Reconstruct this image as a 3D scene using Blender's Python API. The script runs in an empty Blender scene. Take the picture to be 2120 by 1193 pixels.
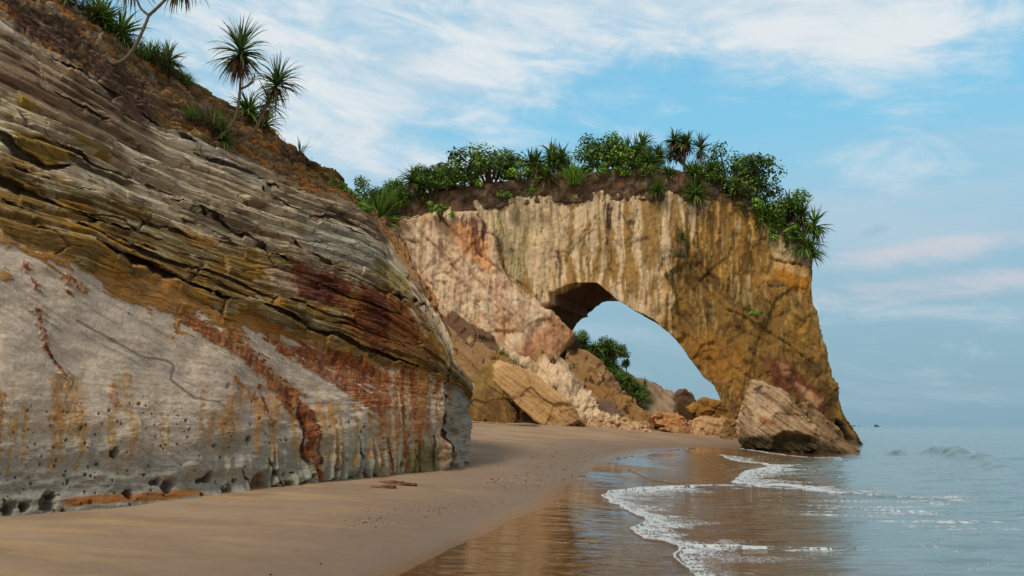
import bpy, bmesh, math, random
import numpy as np
from math import radians as R
from mathutils import Vector, Matrix

# ------------------------------------------------------------ camera, sky, sun
sc = bpy.context.scene
FPX = 1649.0                     # focal length in pixels of a 2120 px wide frame
EYE = 1.9
PITCH = math.atan((880 - 596.5) / FPX)
cam = bpy.data.objects.new('camera', bpy.data.cameras.new('camera'))
cam.location = (0, 0, EYE); cam.rotation_euler = (R(90) + PITCH, 0, 0)
cam.data.sensor_width = 36.0; cam.data.lens = 36.0 * FPX / 2120
cam.data.clip_start = 0.1; cam.data.clip_end = 30000
sc.collection.objects.link(cam); sc.camera = cam
sc.view_settings.view_transform = 'Standard'; sc.view_settings.look = 'None'
sc.view_settings.exposure = 0.0; sc.view_settings.gamma = 1.0
sc.render.engine = 'CYCLES'
SUN_EL, SUN_AZ = R(44), R(212)      # azimuth clockwise from +Y: sun stands behind and left of the camera

def lin(c):
    c = np.asarray(c, dtype=float) / 255.0
    return np.where(c <= 0.04045, c / 12.92, ((c + 0.055) / 1.055) ** 2.4)

class NT:
    """small helper for wiring nodes"""
    def __init__(s, tree): s.t = tree; s.n = tree.nodes; s.l = tree.links
    def node(s, kind, **kw):
        n = s.n.new(kind)
        for k, v in kw.items(): setattr(n, k, v)
        return n
    def put(s, sock, v):
        if isinstance(v, bpy.types.NodeSocket): s.l.new(v, sock)
        elif v is not None:
            if hasattr(sock, 'default_value'):
                if sock.type == 'RGBA' and len(v) == 3: v = (*v, 1)
                sock.default_value = v
    def m(s, op, a, b=None, c=None, clamp=False):
        n = s.node('ShaderNodeMath', operation=op, use_clamp=clamp)
        for i, v in enumerate((a, b, c)):
            if v is not None: s.put(n.inputs[i], v)
        return n.outputs[0]
    def vm(s, op, a, b=None):
        n = s.node('ShaderNodeVectorMath', operation=op)
        s.put(n.inputs[0], a)
        if b is not None: s.put(n.inputs[1], b)
        return n.outputs[0]
    def mix(s, f, a, b, blend='MIX'):
        n = s.node('ShaderNodeMix', data_type='RGBA', blend_type=blend)
        s.put(n.inputs[0], f); s.put(n.inputs[6], a); s.put(n.inputs[7], b)
        return n.outputs[2]
    def noise(s, vec, scale, detail=5, rough=.55, dist=0.0):
        n = s.node('ShaderNodeTexNoise')
        s.put(n.inputs['Vector'], vec); n.inputs['Scale'].default_value = scale
        n.inputs['Detail'].default_value = detail; n.inputs['Roughness'].default_value = rough
        n.inputs['Distortion'].default_value = dist
        return n.outputs[0]
    def ramp(s, f, stops, interp='LINEAR'):
        n = s.node('ShaderNodeValToRGB'); e = n.color_ramp.elements; n.color_ramp.interpolation = interp
        while len(e) < len(stops): e.new(0.5)
        for i, (p, c) in enumerate(stops):
            e[i].position = p; e[i].color = (*c, 1) if len(c) == 3 else c
        s.put(n.inputs[0], f); return n.outputs[0]
    def sstep(s, v, a, b):
        n = s.node('ShaderNodeMapRange', interpolation_type='SMOOTHSTEP')
        s.put(n.inputs[0], v); n.inputs[1].default_value = a; n.inputs[2].default_value = b
        return n.outputs[0]

world = bpy.data.worlds.new('World'); sc.world = world; world.use_nodes = True
w = NT(world.node_tree); w.n.clear()
sky = w.node('ShaderNodeTexSky', sky_type='NISHITA', sun_disc=False)
sky.sun_elevation = SUN_EL; sky.sun_rotation = SUN_AZ
sky.air_density = 1.0; sky.dust_density = 1.5; sky.ozone_density = 1.5
tc = w.node('ShaderNodeTexCoord').outputs['Generated']
dn = w.vm('NORMALIZE', tc)
sp = w.node('ShaderNodeSeparateXYZ'); w.put(sp.inputs[0], dn); X, Y, Z = sp.outputs
az = w.m('ARCTAN2', X, Y); el = w.m('ARCSINE', Z)
L = lambda *c: tuple(lin(c))
elf = w.m('DIVIDE', w.m('MAXIMUM', el, 0.0), R(60), clamp=True)
base = w.ramp(elf, [(0.0, L(134,172,190)), (0.04, L(136,174,192)), (0.13, L(146,186,204)), (0.24, L(164,206,226)),
                    (0.34, L(138,208,240)), (0.46, L(126,200,238)), (1.0, L(140,175,205))])
# the east (left) part of the sky is paler than the west
left = w.sstep(az, 0.05, -0.55)
base = w.mix(w.m('MULTIPLY', left, 0.45), base, L(172,206,224))
skyc = w.vm('SCALE', sky.outputs[0]); skyc.node.inputs['Scale'].default_value = 0.09
base = w.mix(0.12, base, skyc)
def blob(a0, e0, sa, se, tilt=0.0):
    da = w.m('SUBTRACT', az, R(a0)); de = w.m('SUBTRACT', w.m('SUBTRACT', el, R(e0)), w.m('MULTIPLY', da, tilt))
    q = w.m('ADD', w.m('POWER', w.m('ABSOLUTE', w.m('DIVIDE', da, R(sa))), 2.0), w.m('POWER', w.m('ABSOLUTE', w.m('DIVIDE', de, R(se))), 2.0))
    return w.m('EXPONENT', w.m('MULTIPLY', q, -1.0))
def cvec(sx, sy, sz, off):
    c = w.node('ShaderNodeCombineXYZ'); w.put(c.inputs[0], w.m('MULTIPLY_ADD', az, sx, off))
    w.put(c.inputs[1], w.m('MULTIPLY_ADD', el, sy, w.m('MULTIPLY', az, sz))); c.inputs[2].default_value = off * 0.37
    return c.outputs[0]
def addm(*v):
    o = v[0]
    for k in v[1:]: o = w.m('ADD', o, k)
    return o
n1 = w.noise(cvec(5, 13, 1.6, 3.1), 1.5, 10, .62, .5)     # torn high cloud
n2 = w.noise(cvec(9, 34, 5.0, 7.7), 1.3, 8, .6, .3)       # fine streaks
n3 = w.noise(cvec(2.2, 16, 2.0, 1.3), 1.6, 7, .55, .25)    # long soft bands
sc_ = lambda v, k: w.m('MULTIPLY', v, k)
bias = addm(sc_(blob(8, 30, 13, 4.2, -.22), .42), sc_(blob(24, 26, 11, 2.8, -.2), .46), sc_(blob(-15, 25, 13, 7.0, -.1), .42),
            sc_(blob(-8, 18.0, 14, 2.2, -.12), .24), sc_(blob(6, 29, 9, 3.5, 0), .06), sc_(blob(-3, 27, 9, 5, 0), .26), sc_(blob(24, 17, 12, 4, 0), .06))
dens = addm(sc_(n1, .75), sc_(n2, .30), bias)
cl = w.sstep(dens, .54, 1.02)
c1 = w.mix(w.sstep(w.m('ADD', n1, w.m('MULTIPLY', n2, .4)), .5, .85), L(190,214,230), L(232,236,238))
col = w.mix(w.m('MULTIPLY', cl, .92), base, c1)
# soft horizontal bands low in the sky
d3 = addm(sc_(n3, 1.0), sc_(blob(26, 13.5, 9, 3.0), .30), sc_(blob(22, 8, 14, 4), .08), sc_(blob(-6, 13, 12, 3), .1))
col = w.mix(w.m('MULTIPLY', w.sstep(d3, .52, .85), .55), col, L(186,206,220))
# rosy lit streaks and the small dark cloud beside them
d4 = addm(sc_(n1, .62), sc_(n2, .45), sc_(blob(29, 11.2, 8.5, 1.0, .05), .36), sc_(blob(30, 8.8, 8.0, 1.0, 0), .34))
col = w.mix(w.m('MULTIPLY', w.sstep(d4, .60, .95), .7), col, L(216,210,216))
d5 = addm(sc_(n1, .8), sc_(blob(25.2, 12.6, 2.0, .9, .2), .42), sc_(blob(28.8, 9.6, 2.6, .5, .1), .36))
col = w.mix(w.m('MULTIPLY', w.sstep(d5, .66, .92), .7), col, L(140,170,192))
# unseen pale cloud overhead and behind the camera, added to neutralise the blue ambient
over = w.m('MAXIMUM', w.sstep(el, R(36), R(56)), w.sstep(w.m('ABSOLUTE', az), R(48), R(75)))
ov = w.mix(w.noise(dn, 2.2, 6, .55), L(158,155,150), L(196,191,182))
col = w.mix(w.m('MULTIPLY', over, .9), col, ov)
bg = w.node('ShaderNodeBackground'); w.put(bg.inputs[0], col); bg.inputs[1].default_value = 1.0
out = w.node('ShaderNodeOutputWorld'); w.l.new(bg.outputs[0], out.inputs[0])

sun = bpy.data.objects.new('sun', bpy.data.lights.new('sun', 'SUN'))
sun.data.energy = 2.2; sun.data.angle = R(13); sun.data.color = (1.0, .90, .76)
sd = Vector((math.sin(SUN_AZ) * math.cos(SUN_EL), math.cos(SUN_AZ) * math.cos(SUN_EL), math.sin(SUN_EL)))
sun.rotation_euler = sd.to_track_quat('Z', 'Y').to_euler()
sc.collection.objects.link(sun)

# ------------------------------------------------------------ numbers: projection, noise
CP, SP = math.cos(PITCH), math.sin(PITCH)
def P(px, py, Y):
    """world point at ground distance Y that the photograph shows at pixel px, py"""
    a = (np.asarray(px, float) - 1060) / FPX; b = -(np.asarray(py, float) - 596.5) / FPX
    dy = CP - b * SP; dz = SP + b * CP; t = Y / dy
    return np.stack([a * t, np.broadcast_to(Y, np.shape(t)) * 1.0, EYE + dz * t], -1)
def proj(p):
    x = p[..., 0]; y = p[..., 1]; z = p[..., 2] - EYE
    d = y * CP + z * SP; u = -y * SP + z * CP; d = np.maximum(d, .05)
    return 1060 + FPX * x / d, 596.5 - FPX * u / d
rs = np.random.RandomState(11)
T2 = rs.rand(256, 256).astype(np.float32); T3 = rs.rand(64, 64, 64).astype(np.float32)
JX = rs.rand(256, 256).astype(np.float32); JY = rs.rand(256, 256).astype(np.float32); JI = rs.rand(256, 256).astype(np.float32)
J3 = rs.rand(4, 64, 64, 64).astype(np.float32)
def fade(t): return t * t * t * (t * (t * 6 - 15) + 10)
def vn2(x, y, seed=0):
    xi = np.floor(x).astype(np.int64); yi = np.floor(y).astype(np.int64)
    fx = fade((x - xi).astype(np.float32)); fy = fade((y - yi).astype(np.float32))
    xi += seed * 57; yi += seed * 131
    a = T2[xi & 255, yi & 255]; b = T2[(xi + 1) & 255, yi & 255]; c = T2[xi & 255, (yi + 1) & 255]; d = T2[(xi + 1) & 255, (yi + 1) & 255]
    return (a + (b - a) * fx) * (1 - fy) + (c + (d - c) * fx) * fy
def fbm(x, y, o=5, seed=0, g=.5, lac=2.03):
    s = 0; a = 1; n = 0
    for i in range(o):
        s = s + a * (vn2(x, y, seed + i * 3) * 2 - 1); n += a; a *= g; x = x * lac + 3.7; y = y * lac + 1.3
    return s / n * 1.6
def vn3(p, seed=0):
    i = np.floor(p).astype(np.int64); f = fade((p - i).astype(np.float32)); i = i + np.array([seed * 7, seed * 13, seed * 29])
    r = 0
    for dx in (0, 1):
        for dy in (0, 1):
            for dz in (0, 1):
                wgt = (f[..., 0] if dx else 1 - f[..., 0]) * (f[..., 1] if dy else 1 - f[..., 1]) * (f[..., 2] if dz else 1 - f[..., 2])
                r = r + wgt * T3[(i[..., 0] + dx) & 63, (i[..., 1] + dy) & 63, (i[..., 2] + dz) & 63]
    return r
def fbm3(p, o=4, seed=0, g=.5):
    s = 0; a = 1; n = 0; p = np.asarray(p, np.float64)
    for k in range(o):
        s = s + a * (vn3(p, seed + k * 5) * 2 - 1); n += a; a *= g; p = p * 2.03 + 5.1
    return s / n * 1.6
def cell(x, y, seed=0):
    xi = np.floor(x).astype(np.int64); yi = np.floor(y).astype(np.int64)
    f1 = np.full(x.shape, 9., np.float32); f2 = f1.copy(); idd = np.zeros(x.shape, np.float32); cx = idd.copy(); cy = idd.copy()
    for a in (-1, 0, 1):
        for b in (-1, 0, 1):
            u = (xi + a + seed * 41) & 255; v = (yi + b + seed * 73) & 255
            dx = (xi + a + JX[u, v] - x).astype(np.float32); dy = (yi + b + JY[u, v] - y).astype(np.float32); d = dx * dx + dy * dy
            m = d < f1
            f2 = np.where(m, f1, np.minimum(f2, d)); f1 = np.where(m, d, f1)
            idd = np.where(m, JI[u, v], idd); cx = np.where(m, dx, cx); cy = np.where(m, dy, cy)
    return np.sqrt(f1), np.sqrt(f2), idd, cx, cy
def cell3(p, seed=0):
    i = np.floor(p).astype(np.int64); n = p.shape[:-1]
    f1 = np.full(n, 9., np.float32); f2 = f1.copy(); idd = np.zeros(n, np.float32); cv = np.zeros(n + (3,), np.float32)
    for a in (-1, 0, 1):
        for b in (-1, 0, 1):
            for c in (-1, 0, 1):
                q = i + np.array([a, b, c]); k = (q + seed * 17) & 63
                j = J3[:, k[..., 0], k[..., 1], k[..., 2]]
                dv = (q - p + np.moveaxis(j[:3], 0, -1)).astype(np.float32); d = (dv ** 2).sum(-1); m = d < f1
                f2 = np.where(m, f1, np.minimum(f2, d)); f1 = np.where(m, d, f1); idd = np.where(m, j[3], idd)
                cv = np.where(m[..., None], dv, cv)
    return np.sqrt(f1), np.sqrt(f2), idd, cv
def ss(v, a, b):
    t = np.clip((v - a) / (b - a), 0, 1); return t * t * (3 - 2 * t)
def pdist(x, y, pts):
    """distance to a polyline and the fraction along it"""
    pts = np.asarray(pts, float); best = np.full(np.shape(x), 1e9); fr = np.zeros(np.shape(x))
    n = len(pts) - 1
    for k in range(n):
        ax, ay = pts[k]; bx, by = pts[k + 1]; dx, dy = bx - ax, by - ay
        t = np.clip(((x - ax) * dx + (y - ay) * dy) / (dx * dx + dy * dy + 1e-9), 0, 1)
        d = np.hypot(x - ax - t * dx, y - ay - t * dy); m = d < best
        best = np.where(m, d, best); fr = np.where(m, (k + t) / n, fr)
    return best, fr
def inpoly(x, y, pts):
    r = np.zeros(np.shape(x), bool); n = len(pts)
    for k in range(n):
        x1, y1 = pts[k]; x2, y2 = pts[(k + 1) % n]
        if y1 == y2: continue
        r ^= ((y1 > y) != (y2 > y)) & (x < (x2 - x1) * (y - y1) / (y2 - y1) + x1)
    return r
def sdpoly(x, y, pts):
    """signed distance to a closed polygon, positive inside"""
    d, _ = pdist(x, y, list(pts) + [pts[0]]); return np.where(inpoly(x, y, pts), d, -d)
def curve(pts, x):
    pts = np.asarray(pts, float); return np.interp(x, pts[:, 0], pts[:, 1])
def mixc(c, col, m):
    """blend photograph colour col into c by mask m"""
    return c + (np.asarray(col, float) - c) * np.clip(m, 0, 1)[..., None]

# ------------------------------------------------------------ numbers to Blender
def mesh_np(name, V, F, col=None, smooth=True, extra=None):
    me = bpy.data.meshes.new(name); V = np.asarray(V, np.float32).reshape(-1, 3); F = np.asarray(F, np.int32)
    k = F.shape[1]; me.vertices.add(len(V)); me.vertices.foreach_set('co', V.ravel())
    me.loops.add(F.size); me.loops.foreach_set('vertex_index', F.ravel())
    me.polygons.add(len(F)); me.polygons.foreach_set('loop_start', np.arange(0, F.size, k, dtype=np.int32))
    me.polygons.foreach_set('use_smooth', np.full(len(F), smooth))
    if col is not None:
        a = me.color_attributes.new('Col', 'FLOAT_COLOR', 'POINT'); c = np.ones((len(V), 4), np.float32)
        col = np.asarray(col, np.float32).reshape(len(V), -1); c[:, :col.shape[1]] = col
        a.data.foreach_set('color', c.ravel())
    for nm, v in (extra or {}).items():
        a = me.attributes.new(nm, 'FLOAT', 'POINT'); a.data.foreach_set('value', np.asarray(v, np.float32).ravel())
    me.update(calc_edges=True); return me
def gridF(n, m):
    i = np.arange(n * m).reshape(n, m)
    return np.stack([i[:-1, :-1], i[1:, :-1], i[1:, 1:], i[:-1, 1:]], -1).reshape(-1, 4)
def link(name, me, mat=None, parent=None, loc=None):
    o = bpy.data.objects.new(name, me); sc.collection.objects.link(o)
    if mat and not me.materials: me.materials.append(mat)
    if parent: o.parent = parent
    if loc is not None: o.location = loc
    return o
def tag(o, label=None, cat=None, group=None, kind=None):
    for k, v in (('label', label), ('category', cat), ('group', group), ('kind', kind)):
        if v: o[k] = v
    return o
def empty(name, loc, label, cat, group=None):
    o = bpy.data.objects.new(name, None); o.empty_display_size = .3; sc.collection.objects.link(o); o.location = loc
    return tag(o, label, cat, group)
def gnormal(V):
    a = np.gradient(V, axis=0); b = np.gradient(V, axis=1); n = np.cross(a, b)
    n /= np.linalg.norm(n, axis=-1, keepdims=True) + 1e-9
    s = np.where((n * (V - np.array([0, 0, EYE]))).sum(-1, keepdims=True) > 0, -1, 1); return n * s
def vox(parts, size):
    """unite closed bmesh pieces by voxels; returns vertices, quads, normals"""
    bm = bmesh.new()
    for verts, faces in parts:
        vs = [bm.verts.new(v) for v in verts]
        for f in faces: bm.faces.new([vs[i] for i in f])
    bmesh.ops.triangulate(bm, faces=bm.faces[:]); bmesh.ops.recalc_face_normals(bm, faces=bm.faces[:])
    me = bpy.data.meshes.new('tmp'); bm.to_mesh(me); bm.free()
    o = bpy.data.objects.new('tmp', me); sc.collection.objects.link(o)
    md = o.modifiers.new('r', 'REMESH'); md.mode = 'VOXEL'; md.voxel_size = size
    dg = bpy.context.evaluated_depsgraph_get(); e = o.evaluated_get(dg); m2 = e.to_mesh()
    V = np.zeros(len(m2.vertices) * 3, np.float32); m2.vertices.foreach_get('co', V)
    F = np.zeros(len(m2.loops), np.int32); m2.loops.foreach_get('vertex_index', F)
    lt = np.zeros(len(m2.polygons), np.int32); m2.polygons.foreach_get('loop_total', lt)
    assert (lt == 4).all(); e.to_mesh_clear(); bpy.data.objects.remove(o); bpy.data.meshes.remove(me)
    return V.reshape(-1, 3).astype(np.float64), F.reshape(-1, 4)
def vnormal(V, F):
    n = np.cross(V[F[:, 2]] - V[F[:, 0]], V[F[:, 3]] - V[F[:, 1]]); N = np.zeros_like(V)
    for k in range(4):
        for c in range(3): N[:, c] += np.bincount(F[:, k], n[:, c], len(V))
    return N / (np.linalg.norm(N, axis=1, keepdims=True) + 1e-9)
def relax(V, F, it=2, f=.5):
    e = np.concatenate([F[:, [0, 1]], F[:, [1, 2]], F[:, [2, 3]], F[:, [3, 0]]]); cnt = np.bincount(e[:, 0], minlength=len(V)) + 1e-9
    for _ in range(it):
        A = np.stack([np.bincount(e[:, 0], V[e[:, 1], c], len(V)) for c in range(3)], -1) / cnt[:, None]
        V = V + (A - V) * f
    return V
def prism(poly, Yf, off, shrink=1.0):
    """solid between an outline at distance Yf (number or list) and the same outline moved by off"""
    n = len(poly); Yf = np.broadcast_to(Yf, n)
    A = np.array([P(p[0], p[1], y) for p, y in zip(poly, Yf)]); B = A + np.asarray(off, float)
    c = B.mean(0); B = c + (B - c) * shrink
    return np.concatenate([A, B]), [list(range(n)), list(range(2 * n - 1, n - 1, -1))] + [[i, (i + 1) % n, n + (i + 1) % n, n + i] for i in range(n)]
def hull(pts):
    bm = bmesh.new()
    for p in pts: bm.verts.new(p)
    r = bmesh.ops.convex_hull(bm, input=bm.verts[:])
    bmesh.ops.delete(bm, geom=[v for v in bm.verts if not v.link_faces], context='VERTS')
    bm.verts.index_update(); V = np.array([v.co[:] for v in bm.verts]); F = [[v.index for v in f.verts] for f in bm.faces]
    bm.free(); return V, F

# ------------------------------------------------------------ materials
def rock_mat(name, bump=.5, scale=9.0, rough=.92, vary=.35, spec=.2, bdist=.03, streak=None, crack=None):
    m = bpy.data.materials.new(name); m.use_nodes = True; t = NT(m.node_tree); b = t.n['Principled BSDF']
    at = t.node('ShaderNodeAttribute', attribute_name='Col'); pos = t.node('ShaderNodeNewGeometry').outputs['Position']
    n1 = t.noise(pos, scale, 8, .65); n2 = t.noise(pos, scale * .23, 5, .6, .5)
    v = t.m('MULTIPLY_ADD', t.m('ADD', n1, n2), vary, 1.0 - vary); hgt = n1
    if streak:                                     # fine runs of water down the face
        ns = t.noise(t.vm('MULTIPLY', pos, (streak, streak, streak * .11)), 1.0, 9, .68, .5)
        v = t.m('MULTIPLY', v, t.m('MULTIPLY_ADD', ns, 1.1, .45)); hgt = t.m('ADD', n1, t.m('MULTIPLY', ns, .8))
    if crack:
        wn = t.node('ShaderNodeTexNoise'); t.put(wn.inputs['Vector'], pos); wn.inputs['Scale'].default_value = 1.2; wn.inputs['Detail'].default_value = 6; wob = t.vm('MULTIPLY', wn.outputs[1], (1.1, 1.1, 1.1))
        vo = t.node('ShaderNodeTexVoronoi', feature='DISTANCE_TO_EDGE'); t.put(vo.inputs['Vector'], t.vm('ADD', t.vm('MULTIPLY', pos, crack), wob))
        vo.inputs['Scale'].default_value = 1.0; ce = t.m('MULTIPLY', t.sstep(vo.outputs['Distance'], .035, .0), t.sstep(n2, .47, .60))
        v = t.m('MULTIPLY', v, t.m('MULTIPLY_ADD', ce, -.4, 1.0)); hgt = t.m('SUBTRACT', hgt, t.m('MULTIPLY', ce, .5))
    cc = t.vm('SCALE', at.outputs['Color']); t.put(cc.node.inputs['Scale'], v)
    t.put(b.inputs['Base Color'], cc); b.inputs['Specular IOR Level'].default_value = spec
    b.inputs['Roughness'].default_value = rough
    bp = t.node('ShaderNodeBump'); bp.inputs['Strength'].default_value = bump; bp.inputs['Distance'].default_value = bdist
    t.put(bp.inputs['Height'], hgt); t.put(b.inputs['Normal'], bp.outputs[0])
    return m
def bedded_mat(name):
    """rock with fine lamination that follows the beds (coordinates stored on the mesh)"""
    m = bpy.data.materials.new(name); m.use_nodes = True; t = NT(m.node_tree); b = t.n['Principled BSDF']
    at = t.node('ShaderNodeAttribute', attribute_name='Col'); cv = t.node('ShaderNodeCombineXYZ')
    for i, k in enumerate(('along', 'across')): t.put(cv.inputs[i], t.node('ShaderNodeAttribute', attribute_name=k).outputs['Fac'])
    bed = t.node('ShaderNodeAttribute', attribute_name='bedded').outputs['Fac']; pos = t.node('ShaderNodeNewGeometry').outputs['Position']
    v1 = t.vm('MULTIPLY', cv.outputs[0], (2.2, 22.0, 1.0)); v2 = t.vm('MULTIPLY', cv.outputs[0], (7.0, 40.0, 1.0))
    l1 = t.noise(v1, 1.0, 8, .62, .6); l2 = t.noise(v2, 1.0, 6, .6, .8); n1 = t.noise(pos, 16, 8, .7); n2 = t.noise(pos, 3.2, 6, .6, .4)
    lam = t.m('ADD', t.m('MULTIPLY', l1, .65), t.m('MULTIPLY', l2, .35)); h = t.m('ADD', t.m('MULTIPLY', t.m('MULTIPLY', lam, bed), 1.6), t.m('MULTIPLY', n1, .55))
    dark = t.m('MULTIPLY', t.sstep(lam, .47, .36), t.m('MULTIPLY', bed, .34))
    vo = t.node('ShaderNodeTexVoronoi', feature='DISTANCE_TO_EDGE'); vo.inputs['Scale'].default_value = 1.0
    wv = t.node('ShaderNodeTexNoise'); t.put(wv.inputs['Vector'], cv.outputs[0]); wv.inputs['Scale'].default_value = 3.0; wv.inputs['Detail'].default_value = 5
    t.put(vo.inputs['Vector'], t.vm('MULTIPLY', t.vm('ADD', cv.outputs[0], t.vm('MULTIPLY', wv.outputs[1], (.25, .06, 0))), (1.1, 13.0, 1.0)))
    jt = t.m('MULTIPLY', t.m('MULTIPLY', t.sstep(vo.outputs['Distance'], .06, .0), t.sstep(n2, .40, .56)), bed)
    h = t.m('SUBTRACT', h, t.m('MULTIPLY', jt, .9)); dark = t.m('MAXIMUM', dark, t.m('MULTIPLY', jt, .42))
    va = t.m('MULTIPLY_ADD', bed, .22, .26); v = t.m('MULTIPLY', t.m('ADD', t.m('MULTIPLY', t.m('SUBTRACT', t.m('ADD', n1, n2), 1.0), va), 1.0), t.m('SUBTRACT', 1.0, dark))
    v = t.m('MULTIPLY', v, t.m('ADD', 1.0, t.m('MULTIPLY', t.m('SUBTRACT', lam, .5), t.m('MULTIPLY', bed, 1.3))))
    cc = t.vm('SCALE', at.outputs['Color']); t.put(cc.node.inputs['Scale'], v); t.put(b.inputs['Base Color'], cc)
    b.inputs['Specular IOR Level'].default_value = .2; b.inputs['Roughness'].default_value = .9
    bp = t.node('ShaderNodeBump'); bp.inputs['Strength'].default_value = .8; bp.inputs['Distance'].default_value = .05
    t.put(bp.inputs['Height'], h); t.put(b.inputs['Normal'], bp.outputs[0]); return m
def leaf_mat(name):
    m = bpy.data.materials.new(name); m.use_nodes = True; t = NT(m.node_tree); b = t.n['Principled BSDF']
    at = t.node('ShaderNodeAttribute', attribute_name='Col'); info = t.node('ShaderNodeObjectInfo')
    v = t.m('MULTIPLY_ADD', info.outputs['Random'], .35, .82)
    cc = t.vm('SCALE', at.outputs['Color']); t.put(cc.node.inputs['Scale'], v)
    t.put(b.inputs['Base Color'], cc); b.inputs['Roughness'].default_value = .5; b.inputs['Specular IOR Level'].default_value = .35
    tr = t.node('ShaderNodeBsdfTranslucent'); t.put(tr.inputs[0], cc); mx = t.node('ShaderNodeMixShader'); mx.inputs[0].default_value = .25
    t.l.new(b.outputs[0], mx.inputs[1]); t.l.new(tr.outputs[0], mx.inputs[2]); t.l.new(mx.outputs[0], t.n['Material Output'].inputs[0])
    return m
M_near = bedded_mat('layered_rock')
M_arch = rock_mat('sandstone', .7, 2.6, .92, .36, bdist=.12, streak=2.6, crack=(.7, .7, .5))
M_far = rock_mat('slope_rock', .6, 2.6, .95, .42, bdist=.1, crack=(.8, .8, 1.3))
M_boulder = rock_mat('boulder_rock', .7, 4.5, .9, .5, bdist=.07)
M_leaf = leaf_mat('leaves'); M_bark = rock_mat('bark', .6, 30, .9, .5, bdist=.01)
GAIN = 1.15      # picture value to albedo

# ------------------------------------------------------------ palette (as seen in daylight shade)
WHITE = (184, 177, 168); COLD = (158, 162, 164); GREY = (134, 126, 118); WARM = (190, 172, 148); CREAM = (182, 170, 138)
OCH = (150, 112, 48); DOCH = (112, 84, 38); OLIVE = (116, 104, 56); BROWN = (100, 76, 56); DARK = (52, 44, 38)
RUST = (122, 58, 28); DEEP = (88, 42, 28); ORANGE = (168, 96, 36); YELLOW = (176, 130, 48)
def albedo(c, gain=None):
    return np.clip(lin(np.clip(c, 0, 255)) * (gain or GAIN), 0.004, .78)

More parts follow.
